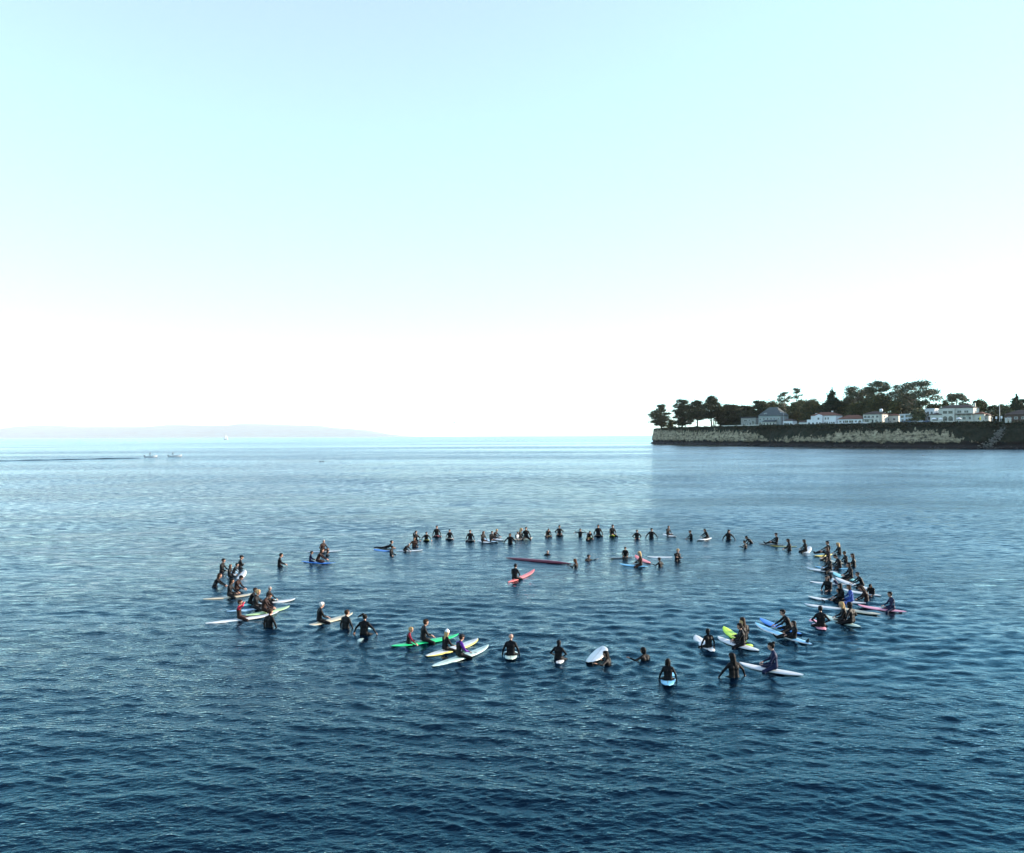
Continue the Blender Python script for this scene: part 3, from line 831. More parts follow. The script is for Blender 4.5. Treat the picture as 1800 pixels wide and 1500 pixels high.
house('garden_house', 'low cottage with a sunlit wall half hidden by trees', 1556, 1580, 30, 731, 741, 727.5, C_CREAM, RF_RED, depth=8,
      wins=[(0.25, 0.3, 1.4, 1.3), (0.7, 0.3, 1.4, 1.3)], right=[(0.5, 0.3, 1.3, 1.2)])
house('flat_white_house', 'bluish white flat-roofed house behind the parked cars', 1583, 1606, 18, 729, 742.5, 728, C_BLUEW, C_WHITE, flat=True, depth=10,
      wins=[(0.18, 0.6, 1.8, 1.5), (0.6, 0.65, 3.2, 1.5), (0.2, 0.1, 1.4, 1.6), (0.8, 0.1, 1.6, 1.6)], door=0.5, right=[(0.4, 0.5, 1.3, 1.4)])
house('narrow_white_house', 'narrow tall white house left of the arched villa', 1626, 1642, 26, 720, 740, 718.5, C_WHITE, C_WHITE, flat=True, depth=7,
      wins=[(0.3, 0.62, 1.2, 1.6), (0.7, 0.62, 1.2, 1.6), (0.5, 0.15, 2.0, 1.8)], right=[(0.5, 0.6, 1.0, 1.4)])
def villa(root, W, H, D, x0, x1):
    a = boxpart('entrance_wing', root, C_CREAM, x0 + W * 0.12, x0 + W * 0.48, -1.4, -0.01, -1.6, H * 0.98)
    for u in (0.21, 0.37): arch(a, x0 + W * u, -1.4, 0.2, 2.6, 3.1, GLASS, 'arched_window')
    for u in (0.21, 0.37): window(a, x0 + W * u, -1.4, H * 0.6, 2.2, 1.5, 'front', DARKTRIM)
    lw = boxpart('lean_wing', root, C_CREAM, x0 - 5, x0 + W * 0.12 - 0.01, -0.6, D * 0.7, -1.6, H * 0.52)
    hip_roof(root, RF_BROWN, x0 - 5, x0 + W * 0.10, -0.6, D * 0.7, H * 0.52 + 0.01, 1.4, name='wing_roof')
    window(lw, x0 - 2, -0.6, 0.7, 3.0, 1.5, 'front', DARKTRIM)
    V, F = [], []; box(V, F, x0 + W * 0.52, x1 + 0.2, -2.2, -0.01, H * 0.50, H * 0.56); poly('porch_roof', V, F, RF_BROWN, root)
    for u in (0.55, 0.68, 0.82, 0.98): boxpart('porch_post', root, C_CREAM, x0 + W * u - 0.15, x0 + W * u + 0.15, -2.1, -1.8, -1.2, H * 0.499)
    rw = boxpart('right_wing', root, C_CREAM, x1 + 0.01, x1 + 6, 0.5, D - 1, -1.6, H * 0.5)
    hip_roof(root, RF_RED, x1 + 0.3, x1 + 6, 0.5, D - 1, H * 0.5 + 0.01, 1.5, name='wing_roof')
    window(rw, x1 + 3, 0.5, 0.7, 1.4, 1.3, 'front')
house('arched_villa', 'large two-storey villa with arched openings and a sunlit end wall', 1652, 1708, 16, 717.5, 738, 711.5, C_CREAM, RF_BROWN, depth=11,
      wins=[(0.60, 0.62, 2.4, 1.5), (0.80, 0.62, 2.4, 1.5), (0.60, 0.12, 1.6, 1.7), (0.75, 0.12, 1.6, 1.7), (0.9, 0.12, 1.2, 1.7)],
      right=[(0.3, 0.62, 1.2, 1.5), (0.65, 0.2, 1.3, 1.4)], extra=villa, chim=0.95)
house('brown_bungalow', 'low sunlit bungalow with brown roof right of the villa', 1720, 1738, 18, 731, 737, 725, C_CREAM, RF_BROWN, depth=8,
      wins=[(0.25, 0.3, 1.2, 1.1), (0.7, 0.3, 1.2, 1.1)], right=[(0.5, 0.3, 1.2, 1.0)])
house('brown_roofed_house', 'dark brown house with a broad roof at the right edge', 1768, 1812, 14, 729, 735, 720.5, mat('brown_siding', (0.10, 0.07, 0.055), 0.8, 0.2, var=0.2), RF_BROWN, depth=12,
      wins=[(0.15, 0.25, 1.6, 1.2), (0.4, 0.25, 1.6, 1.2), (0.65, 0.25, 1.6, 1.2)])

# ------------------------------------------------------------------ small things on the headland
POLE = mat('pale_galvanised_pole', (0.55, 0.55, 0.54), 0.5, 0.5)
WHITEP = mat('white_paint', (0.8, 0.8, 0.78), 0.5, 0.4)
def tubes(name, parent, m, specs, seg=8):
    V, F = [], []
    for pts, rad in specs: tube(V, F, pts, rad, seg)
    return link(name, mesh_np(name, np.array(V), np.array(F), [m]), parent)
def lathe(name, parent, m, prof, seg=14, smooth=True, loc=None):
    V, F = [], []
    for r_, z in prof:
        for q in range(seg):
            a = 2 * math.pi * q / seg; V.append((r_ * math.cos(a), r_ * math.sin(a), z))
    for k in range(len(prof) - 1):
        for q in range(seg):
            q2 = (q + 1) % seg; F.append((k * seg + q, k * seg + q2, (k + 1) * seg + q2, (k + 1) * seg + q))
    return link(name, mesh_np(name, np.array(V), np.array(F), [m], smooth), parent, loc)
def street_lamp(px, top_y, inset, label, arm=2.2):
    p, _ = cliff_at(px, inset); H = z_of(top_y, p) - p.z
    root = thing('street_lamp', label, 'street lamp', (p.x, p.y, p.z), 0)
    tubes('post', root, POLE, [([(0, 0, -0.3), (0, 0, H * 0.6), (0, 0, H * 0.93)], [0.2, 0.16, 0.12])])
    tubes('arm', root, POLE, [([(0, 0, H * 0.92), (-arm * 0.25, 0, H * 0.99), (-arm, 0, H)], [0.11, 0.1, 0.08])])
    V, F = [], []; box(V, F, -arm - 0.9, -arm + 0.1, -0.25, 0.25, H - 0.12, H + 0.14)
    h = poly('lamp_head', V, F, WHITEP, root, bevel=0.05)
    lathe('base', root, POLE, [(0.0, 0.35), (0.32, 0.35), (0.36, -0.3)], 10, False)
street_lamp(1378, 725, 5, 'pale curved street lamp in front of the hipped grey house', 1.6)
street_lamp(1757, 699, 8, 'tall pale lamp post between the small palm and the brown-roofed house', 1.4)
# water tank on posts
p, _ = cliff_at(1549, 9)
root = thing('tank_on_posts', 'white rounded tank standing on thin posts beside the cream house', 'tank', (p.x, p.y, p.z - 0.2))
H1, H2 = z_of(724, p) - p.z, z_of(718, p) - p.z
lathe('tank', root, WHITEP, [(0.0, H1), (1.0, H1), (1.1, (H1 + H2) / 2), (0.9, H2 - 0.3), (0.0, H2)], 14)
for sx in (-0.8, 0.8):
    for sy in (-0.6, 0.6):
        tubes('leg', root, DARKTRIM, [([(sx, sy, 0), (sx * 0.9, sy * 0.9, H1 + 0.05)], [0.11, 0.1])])
# parasols on the terrace
CANVAS = mat('white_canvas', (0.8, 0.79, 0.76), 0.8, 0.2)
YELLOW = mat('yellow_canvas', (0.75, 0.55, 0.03), 0.8, 0.2)
def parasol(px, inset, w, label, m=CANVAS, closed=False, cz=2.6):
    p, _ = cliff_at(px, inset)
    root = thing('parasol', label, 'parasol', (p.x, p.y, p.z), 0, 'parasols on the headland')
    tubes('pole', root, POLE, [([(0, 0, -0.2), (0, 0, cz)], [0.05, 0.05])])
    if closed: lathe('canopy', root, m, [(0.12, 0.9), (0.42, 1.2), (0.36, 2.0), (0.2, cz + 0.3), (0.0, cz + 0.55)], 10)
    else: lathe('canopy', root, m, [(w / 2, cz - 0.5), (w / 2 * 0.98, cz - 0.38), (w / 4, cz + 0.15), (0.0, cz + 0.5)], 8, False)
    lathe('base', root, POLE, [(0.0, 0.12), (0.35, 0.12), (0.4, -0.1)], 10, False)
parasol(1643, 3, 4.0, 'largest white parasol on the terrace left of the villa')
parasol(1654.5, 4, 2.8, 'smaller white parasol just right of the largest one')
parasol(1685.5, 3.2, 3.4, 'white parasol alone in front of the villa porch')
parasol(1724, 6, 2.0, 'folded yellow parasol in front of the low sunlit bungalow', YELLOW, True, 3.0)
def post_sign(px, inset, h, label, name='post_sign'):
    p, _ = cliff_at(px, inset)
    root = thing(name, label, 'sign', (p.x, p.y, p.z))
    tubes('post', root, POLE, [([(0, 0, -0.2), (0, 0, h)], [0.07, 0.06])])
    boxpart('panel', root, WHITEP, -0.55, 0.55, -0.14, -0.075, h - 1.5, h, bevel=0.02)
post_sign(1750.5, 7, 3.2, 'blank white sign left of the tall pale lamp post')
post_sign(1760.5, 7, 3.4, 'blank white sign right of the tall pale lamp post')
for px, lab in ((1770, 'left white post at the top of the rocky gully'), (1776, 'right white post at the top of the rocky gully')):
    p, _ = cliff_at(px, 1.5)
    root = thing('gate_post', lab, 'post', (p.x, p.y, p.z))
    boxpart('shaft', root, C_CREAM, -0.55, 0.55, -0.55, 0.55, -0.6, 2.0)
    boxpart('cap', root, C_WHITE, -0.7, 0.7, -0.7, 0.7, 2.002, 2.25, bevel=0.04)
# low wall along the promenade
def promenade_wall(px0, px1, inset, h, label):
    root = thing('promenade_wall', label, 'wall', (0, 0, 0))
    k = int((px1 - px0) / 9)
    for q in range(k):
        a, _ = cliff_at(px0 + (px1 - px0) * q / k, inset); b, _ = cliff_at(px0 + (px1 - px0) * (q + 1) / k - 0.3, inset)
        d = (b - a); L = d.length
        V, F = [], []; box(V, F, 0, L, -0.2, 0.2, -0.5, h)
        poly('wall_panel', V, F, C_CREAM, root, (a.x, a.y, a.z), math.atan2(d.y, d.x))
promenade_wall(1268, 1334, 5, 0.9, 'pale low wall along the cliff edge left of the hipped house')
promenade_wall(1396, 1420, 6, 1.0, 'short pale low wall left of the big white house')
# parked cars
def car_mesh():
    L, W = 4.3, 1.78
    side = [(-2.15, 0.35), (-2.12, 0.75), (-1.9, 0.92), (-1.2, 1.0), (-0.75, 1.42), (0.75, 1.45), (1.45, 1.0), (2.0, 0.9), (2.15, 0.65), (2.12, 0.35)]
    n = len(side)
    V = [(x, -W / 2 * (0.82 if z > 1.1 else 1), z) for x, z in side] + [(x, W / 2 * (0.82 if z > 1.1 else 1), z) for x, z in side]
    F = [tuple(range(n)), tuple(range(2 * n - 1, n - 1, -1))] + [(k, k + n, (k + 1) % n + n, (k + 1) % n) for k in range(n)]
    return V, F
TYRE = mat('tyre_rubber', (0.015, 0.015, 0.015), 0.8, 0.2)
CARS = [(1589, (0.02, 0.03, 0.05), 'dark navy parked car, leftmost in front of the flat white house'), (1598.5, (0.05, 0.08, 0.12), 'steel blue parked car, second from the left'),
        (1608.5, (0.03, 0.03, 0.035), 'black parked car under the pale olive tree'), (1619, (0.25, 0.27, 0.29), 'silver parked car right of the pale olive tree'),
        (1629, (0.02, 0.04, 0.10), 'deep blue parked car, rightmost of the row near the parasols')]
for k, (px, c, lab) in enumerate(CARS):
    p, i = cliff_at(px, 6.0); q, _ = cliff_at(px + 3, 6.0)
    d = q - p
    root = thing('parked_car', lab, 'car', (p.x, p.y, p.z + 0.06), math.atan2(d.y, d.x), 'cars parked on the headland')
    V, F = car_mesh(); poly('body', V, F, mat('car_paint_%d' % k, c, 0.3, 0.5, coat=0.5), root, bevel=0.04)
    V, F = [], []
    b = 0
    for s in (-1, 1):
        y = s * 0.80
        V += [(-1.05, y, 1.05), (1.2, y, 1.05), (0.7, y * 0.935, 1.36), (-0.7, y * 0.935, 1.34)]
        V += [(-1.05, y + s * 0.06, 1.05), (1.2, y + s * 0.06, 1.05), (0.7, y * 0.935 + s * 0.06, 1.36), (-0.7, y * 0.935 + s * 0.06, 1.34)]
        F += [(b, b + 1, b + 2, b + 3), (b + 4, b + 5, b + 6, b + 7), (b, b + 1, b + 5, b + 4), (b + 1, b + 2, b + 6, b + 5), (b + 2, b + 3, b + 7, b + 6), (b + 3, b, b + 4, b + 7)]; b += 8
    poly('side_windows', V, F, GLASS, root)
    for sx in (-1.35, 1.35):
        for sy in (-0.86, 0.86):
            tubes('wheel', root, TYRE, [([(sx, sy - 0.1, 0.32), (sx, sy - 0.1, 0.32 + 0.0001), (sx, sy + 0.1, 0.32)], [0.02, 0.33, 0.33])], 12)
# ------------------------------------------------------------------ people: one continuous surface grown over a posed skeleton
VOX = 0.0125
def rc_dist(P, a, b, ra, rb):
    """distance to a tapered capsule"""
    ab = b - a; L2 = max(1e-9, float(ab @ ab))
    t = np.clip(((P - a) @ ab) / L2, 0, 1)
    return np.linalg.norm(P - a - t[..., None] * ab, axis=-1) - (ra + (rb - ra) * t)
def surface(caps):
    """caps: (a, b, ra, rb, k, tag). Returns vertices, quads, tag per face"""
    A = np.array([c[0] for c in caps]); B = np.array([c[1] for c in caps])
    rm = max(max(c[2], c[3]) for c in caps)
    lo = np.minimum(A.min(0), B.min(0)) - rm - 0.03; hi = np.maximum(A.max(0), B.max(0)) + rm + 0.03
    n = np.ceil((hi - lo) / VOX).astype(int) + 1
    D = np.full(n, 0.5, np.float32)
    for (a, b, ra, rb, k, tg) in caps:
        a = np.asarray(a, np.float32); b = np.asarray(b, np.float32)
        pad = max(ra, rb) + k + 3 * VOX
        i0 = np.maximum(0, np.floor((np.minimum(a, b) - pad - lo) / VOX).astype(int)); i1 = np.minimum(n, np.ceil((np.maximum(a, b) + pad - lo) / VOX).astype(int) + 1)
        ax = [lo[c] + VOX * np.arange(i0[c], i1[c]) for c in range(3)]
        P = np.stack(np.meshgrid(*ax, indexing='ij'), -1).astype(np.float32)
        d = rc_dist(P, a, b, ra, rb)
        S = D[i0[0]:i1[0], i0[1]:i1[1], i0[2]:i1[2]]
        h = np.clip(k - np.abs(S - d), 0, None) / k
        D[i0[0]:i1[0], i0[1]:i1[1], i0[2]:i1[2]] = np.minimum(S, d) - h * h * k * 0.25
    s = D < 0
    # surface nets
    cn = n - 1
    def corner(arr, o): return arr[o[0]:o[0] + cn[0], o[1]:o[1] + cn[1], o[2]:o[2] + cn[2]]
    offs = [(i, j, k) for i in (0, 1) for j in (0, 1) for k in (0, 1)]
    cnt = sum(corner(s, o).astype(np.int8) for o in offs)
    act = (cnt > 0) & (cnt < 8)
    idx = np.argwhere(act)
    vid = np.full(cn, -1, np.int64); vid[act] = np.arange(len(idx))
    val = np.stack([D[tuple((idx + o).T)] for o in offs], 1)
    acc = np.zeros((len(idx), 3)); num = np.zeros(len(idx))
    for i in range(8):
        for j in range(i + 1, 8):
            d = np.array(offs[j]) - np.array(offs[i])
            if np.abs(d).sum() != 1: continue
            cr = (val[:, i] < 0) != (val[:, j] < 0)
            t = val[:, i] / np.where(cr, val[:, i] - val[:, j], 1)
            acc += np.where(cr[:, None], np.array(offs[i]) + t[:, None] * d, 0); num += cr
    V = lo + VOX * (idx + acc / num[:, None])
    Q = []
    for ax in range(3):
        u, v = (ax + 1) % 3, (ax + 2) % 3
        sl0 = [slice(0, -1) if c == ax else slice(1, -1) for c in range(3)]; sl1 = [slice(1, None) if c == ax else slice(1, -1) for c in range(3)]
        a_, b_ = s[tuple(sl0)], s[tuple(sl1)]
        for flip, mask in ((False, a_ & ~b_), (True, ~a_ & b_)):
            e = np.argwhere(mask)
            if not len(e): continue
            e = e + np.array([0 if c == ax else 1 for c in range(3)])
            def vv(du, dv):
                c = e.copy(); c[:, u] += du; c[:, v] += dv
                return vid[tuple(c.T)]
            q = np.stack([vv(-1, -1), vv(0, -1), vv(0, 0), vv(-1, 0)], 1)
            Q.append(q[:, ::-1] if flip else q)
    Q = np.concatenate(Q)
    Q = Q[(Q >= 0).all(1)]
    C = V[Q].mean(1)
    best = np.full(len(C), 9.0); tg = np.zeros(len(C), int)
    for (a, b, ra, rb, k, t) in caps:
        d = rc_dist(C, np.asarray(a), np.asarray(b), ra, rb)
        m = d < best; best[m] = d[m]; tg[m] = t
    return V, Q, tg, C

SUIT, SKIN, SLEEVE, PANEL, FEATURE = 0, 1, 2, 3, 4
def v3(*a): return np.array(a, float)
def ik(sh, wr, l1, l2, pole):
    d = wr - sh; L = np.linalg.norm(d)
    if L > (l1 + l2) * 0.985: d = d * ((l1 + l2) * 0.985 / L); L = np.linalg.norm(d)
    wr = sh + d
    c = (l1 * l1 + L * L - l2 * l2) / (2 * L)
    h = math.sqrt(max(0, l1 * l1 - c * c))
    u = d / L; p = pole - (pole @ u) * u; p = p / (np.linalg.norm(p) + 1e-9)
    return sh + u * c + p * h, wr
def rotm(pitch, yaw):
    cp, sp, c, s = math.cos(pitch), math.sin(pitch), math.cos(yaw), math.sin(yaw)
    return np.array([[c, -s, 0], [s, c, 0], [0, 0, 1]]) @ np.array([[1, 0, 0], [0, cp, sp], [0, -sp, cp]])

def body(lean=4, wl=(-0.16, 0.36, 0.17), wr=(0.16, 0.36, 0.17), legs='straddle', head=(0, 0), curve=10, pole=(0.75, -0.8, -0.3), twist=0, side=0, prone=False, finger=0.35):
    """figure facing +y, seat at z = 0; returns mesh data and the frame of the head"""
    caps = []
    def cap(a, b, ra, rb, k=0.035, t=SUIT): caps.append((np.array(a, float), np.array(b, float), ra, rb, k, t))
    # spine with lean and curve
    pel = v3(0, 0, 0.105)
    def up(deg, tw=0):
        M = rotm(R(deg), R(tw)); S = np.array([[math.cos(R(side)), 0, math.sin(R(side))], [0, 1, 0], [-math.sin(R(side)), 0, math.cos(R(side))]])
        return S @ M
    M1, M2, M3 = up(lean - curve * 0.4, twist * 0.3), up(lean, twist * 0.7), up(lean + curve, twist)
    waist = pel + M1 @ v3(0, 0, 0.15); chest = waist + M2 @ v3(0, 0, 0.17); sho = chest + M3 @ v3(0, 0, 0.115)
    for sx in (-1, 1):
        cap(pel + v3(sx * 0.075, -0.01, 0), waist + M1 @ v3(sx * 0.06, 0, 0), 0.108, 0.088, 0.05)
        cap(waist + M2 @ v3(sx * 0.06, 0, 0), chest + M2 @ v3(sx * 0.075, 0, 0), 0.088, 0.10, 0.05, PANEL if False else SUIT)
        cap(waist + M2 @ v3(sx * 0.115, 0, 0.0), chest + M2 @ v3(sx * 0.135, 0, 0.02), 0.035, 0.042, 0.04, PANEL)
        cap(chest + M3 @ v3(sx * 0.07, 0.01, 0), sho + M3 @ v3(sx * 0.095, -0.01, -0.015), 0.10, 0.062, 0.05, SUIT)
        cap(sho + M3 @ v3(sx * 0.06, -0.01, 0.02), sho + M3 @ v3(sx * 0.165, -0.01, -0.03), 0.05, 0.058, 0.04, SLEEVE)
    neck = sho + M3 @ v3(0, 0.005, 0.085)
    cap(sho + M3 @ v3(0, -0.01, 0.0), neck, 0.062, 0.05, 0.03)
    cap(neck, neck + M3 @ v3(0, 0.012, 0.03), 0.05, 0.05, 0.02, SKIN)
    # head
    HM = rotm(R((lean + curve) * 0.35 + head[1]), R(twist - head[0]))
    hc = neck + M3 @ v3(0, 0.012, 0.03) + HM @ v3(0, 0.018, 0.105)
    h = lambda x, y, z: hc + HM @ v3(x, y, z)
    cap(h(0, -0.025, 0.025), h(0, 0.022, 0.03), 0.084, 0.080, 0.03, SKIN)           # skull
    cap(h(0, 0.015, 0.0), h(0, 0.042, -0.075), 0.068, 0.042, 0.03, SKIN)           # face and jaw
    cap(h(0, 0.098, 0.0), h(0, 0.108, -0.028), 0.010, 0.015, 0.012, SKIN)          # nose
    cap(h(0, 0.085, -0.088), h(0, 0.082, -0.09), 0.014, 0.014, 0.02, SKIN)         # chin
    for sx in (-1, 1): cap(h(sx * 0.086, -0.012, 0.012), h(sx * 0.09, -0.016, -0.022), 0.014, 0.011, 0.01, SKIN)   # ears
    # arms
    for sx, w in ((-1, wl), (1, wr)):
        s0 = sho + M3 @ v3(sx * 0.172, -0.01, -0.035)
        el, wt = ik(s0, v3(*w), 0.285, 0.25, v3(sx * pole[0], pole[1], pole[2]))
        cap(s0, el, 0.055, 0.040, 0.03, SLEEVE); cap(el, wt, 0.041, 0.027, 0.02, SLEEVE)
        d = (wt - el); d /= np.linalg.norm(d)
        lat = np.cross(d, v3(0, 0, 1)); lat /= (np.linalg.norm(lat) + 1e-9); nrm = np.cross(lat, d)
        pc = wt + d * 0.045
        for o in (-0.022, 0.0, 0.022): cap(wt + d * 0.012 + lat * o * 0.6, pc + d * 0.04 + lat * o, 0.019, 0.0155, 0.012, SKIN)
        for q, (o, L) in enumerate(((-0.033, 0.058), (-0.011, 0.072), (0.012, 0.068), (0.034, 0.05))):
            b0 = pc + d * 0.042 + lat * o; b1 = b0 + (d * 0.9 - nrm * 0.25) * L * 0.55; b2 = b1 + (d * (1 - finger) - nrm * finger) * L * 0.55
            cap(b0, b1, 0.0115, 0.0105, 0.006, SKIN); cap(b1, b2, 0.0105, 0.0095, 0.005, SKIN)
        th0 = wt + d * 0.03 - lat * sx * 0.03; cap(th0, th0 + d * 0.03 - lat * sx * 0.028, 0.014, 0.012, 0.01, SKIN); cap(th0 + d * 0.03 - lat * sx * 0.028, th0 + d * 0.062 - lat * sx * 0.032, 0.012, 0.010, 0.006, SKIN)
    # legs
    for sx in (-1, 1):
        hip = v3(sx * 0.095, 0.01, 0.085)
        if legs == 'straddle': kn, an, ft = v3(sx * 0.29, 0.36, -0.05), v3(sx * 0.31, 0.30, -0.46), v3(sx * 0.33, 0.48, -0.53)
        elif legs == 'out': kn, an, ft = v3(sx * 0.13, 0.44, 0.16), v3(sx * 0.11, 0.84, 0.06), v3(sx * 0.14, 0.93, 0.19)
        elif legs == 'cross': kn, an, ft = v3(sx * 0.34, 0.27, 0.12), v3(-sx * 0.10, 0.36 + sx * 0.05, 0.07), v3(-sx * 0.24, 0.34 + sx * 0.05, 0.05)
        elif legs == 'hang': kn, an, ft = v3(sx * 0.13, 0.10, -0.34), v3(sx * 0.14, -0.04, -0.74), v3(sx * 0.15, 0.06, -0.86)
        elif legs == 'kneel': kn, an, ft = v3(sx * 0.17, 0.40, 0.06), v3(sx * 0.14, 0.0, 0.045), v3(sx * 0.14, -0.18, 0.05)
        else: kn, an, ft = v3(sx * 0.12, -0.38, 0.06), v3(sx * 0.15, -0.80, 0.08), v3(sx * 0.16, -0.98, 0.06)
        cap(hip, kn, 0.088, 0.060, 0.04); cap(kn, an, 0.060, 0.036, 0.03)
        mid = kn * 0.7 + an * 0.3
        back = np.cross(v3(1, 0, 0), an - kn); back /= (np.linalg.norm(back) + 1e-9)
        cap(kn * 0.8 + an * 0.2, kn * 0.45 + an * 0.55, 0.058, 0.044, 0.03)
        cap(an, ft, 0.036, 0.028, 0.02)
    V, Q, tg, C = surface(caps)
    # eyes, brows and mouth
    loc = (C - hc) @ HM
    for (x, y, z, r) in ((-0.034, 0.082, 0.006, 0.013), (0.034, 0.082, 0.006, 0.013), (-0.012, 0.088, -0.058, 0.013), (0.012, 0.088, -0.058, 0.013)):
        tg[np.linalg.norm(loc - np.array([x, y, z]), axis=1) < r] = FEATURE
    top = float(hc[2] + 0.115)
    return V, Q, tg, hc, HM, top

POSES = {
    'rest': dict(),
    'rest_left': dict(lean=2, head=(-40, 0), wl=(-0.14, 0.33, 0.18), wr=(0.17, 0.38, 0.15)),
    'rest_right': dict(lean=2, head=(38, 0), wl=(-0.18, 0.38, 0.15), wr=(0.14, 0.33, 0.18)),
    'slump': dict(lean=10, curve=24, head=(0, 18), wl=(-0.12, 0.40, 0.14), wr=(0.12, 0.42, 0.14)),
    'down': dict(lean=0, wl=(-0.36, 0.10, -0.01), wr=(0.36, 0.10, -0.01), head=(12, 0), pole=(0.9, -0.6, 0)),
    'wide': dict(lean=3, wl=(-0.50, 0.14, 0.07), wr=(0.50, 0.14, 0.07), head=(-10, 4), pole=(0.4, -0.6, 0.7)),
    'lean': dict(lean=22, curve=12, wl=(-0.14, 0.60, 0.12), wr=(0.14, 0.62, 0.12), head=(0, -10)),
    'hunch': dict(lean=38, curve=24, wl=(-0.22, 0.60, 0.05), wr=(0.22, 0.60, 0.05), head=(10, -18)),
    'salute': dict(lean=0, wr=(0.10, 0.22, 0.80), pole=(0.9, 0.2, 0.0), head=(30, 0)),
    'hands_up': dict(lean=-4, wl=(-0.07, 0.20, 0.74), wr=(0.09, 0.20, 0.74), pole=(0.9, 0.3, 0.1), head=(10, 0)),
    'spread': dict(lean=0, wl=(-0.56, 0.22, 0.50), wr=(0.56, 0.22, 0.50), pole=(0.1, -0.9, 0.3)),
    'legs_out': dict(lean=-8, legs='out', curve=16, wl=(-0.18, 0.42, 0.22), wr=(0.18, 0.42, 0.22)),
    'cross': dict(lean=6, legs='cross', wl=(-0.26, 0.30, 0.18), wr=(0.26, 0.30, 0.18), head=(25, 5)),
    'akimbo': dict(lean=2, wl=(-0.20, 0.14, 0.16), wr=(0.20, 0.14, 0.16), pole=(1.0, -0.5, 0.0)),
    'folded': dict(lean=2, wl=(0.10, 0.20, 0.34), wr=(-0.10, 0.22, 0.30), pole=(0.9, -0.2, -0.4), head=(15, 0)),
    'reach_left': dict(lean=4, wl=(-0.62, 0.22, 0.22), wr=(0.18, 0.34, 0.16), head=(-25, 0), pole=(0.3, -0.8, -0.3), twist=8),
    'reach_right': dict(lean=4, wr=(0.62, 0.26, 0.14), wl=(-0.16, 0.34, 0.16), head=(20, 0), pole=(0.3, -0.8, -0.3), twist=-8),
    'swim': dict(lean=4, legs='hang', wl=(-0.40, 0.34, 0.42), wr=(0.40, 0.34, 0.42), pole=(0.8, -0.3, -0.6)),
    'swim_reach': dict(lean=4, legs='hang', wl=(-0.62, 0.20, 0.50), wr=(0.30, 0.38, 0.40), pole=(0.6, -0.3, -0.6), head=(-40, 0)),
    'kneel': dict(lean=14, legs='kneel', wl=(-0.16, 0.42, 0.14), wr=(0.16, 0.42, 0.14)),
    'prone': dict(lean=66, curve=-34, legs='prone', wl=(-0.24, 0.62, 0.03), wr=(0.24, 0.62, 0.03), head=(0, -24), pole=(0.8, 0.2, -0.5)),
}
SKINM = [mat('skin_fair', (0.38, 0.21, 0.15), 0.5, 0.4), mat('skin_tan', (0.28, 0.15, 0.095), 0.5, 0.4), mat('skin_brown', (0.20, 0.10, 0.06), 0.5, 0.4)]
FEAT = mat('eyes_and_lips', (0.05, 0.02, 0.018), 0.4, 0.4)
SUITS = {'black': (0.0035, 0.0035, 0.0045), 'charcoal': (0.009, 0.009, 0.010), 'navy': (0.008, 0.012, 0.04), 'brown': (0.022, 0.010, 0.008), 'red': (0.42, 0.02, 0.05),
         'darkred': (0.20, 0.012, 0.025), 'purple': (0.10, 0.02, 0.22), 'blue': (0.03, 0.07, 0.28), 'grey': (0.16, 0.19, 0.22), 'teal': (0.10, 0.32, 0.38), 'white': (0.72, 0.74, 0.74)}
def suit(c): return mat('neoprene_' + c, SUITS[c], 0.6, 0.14, var=0.25, scale=6.0, bump=0.15)
HAIRC = {'dark': (0.006, 0.0045, 0.004), 'brown': (0.03, 0.016, 0.009), 'auburn': (0.11, 0.04, 0.018), 'blond': (0.42, 0.27, 0.12), 'grey': (0.30, 0.29, 0.28), 'white': (0.62, 0.60, 0.57), 'black_cap': (0.01, 0.01, 0.012), 'white_cap': (0.8, 0.8, 0.8)}
def hairm(c): return mat('hair_' + c, HAIRC[c], 0.65, 0.12, var=0.35, scale=30.0, bump=0.3)

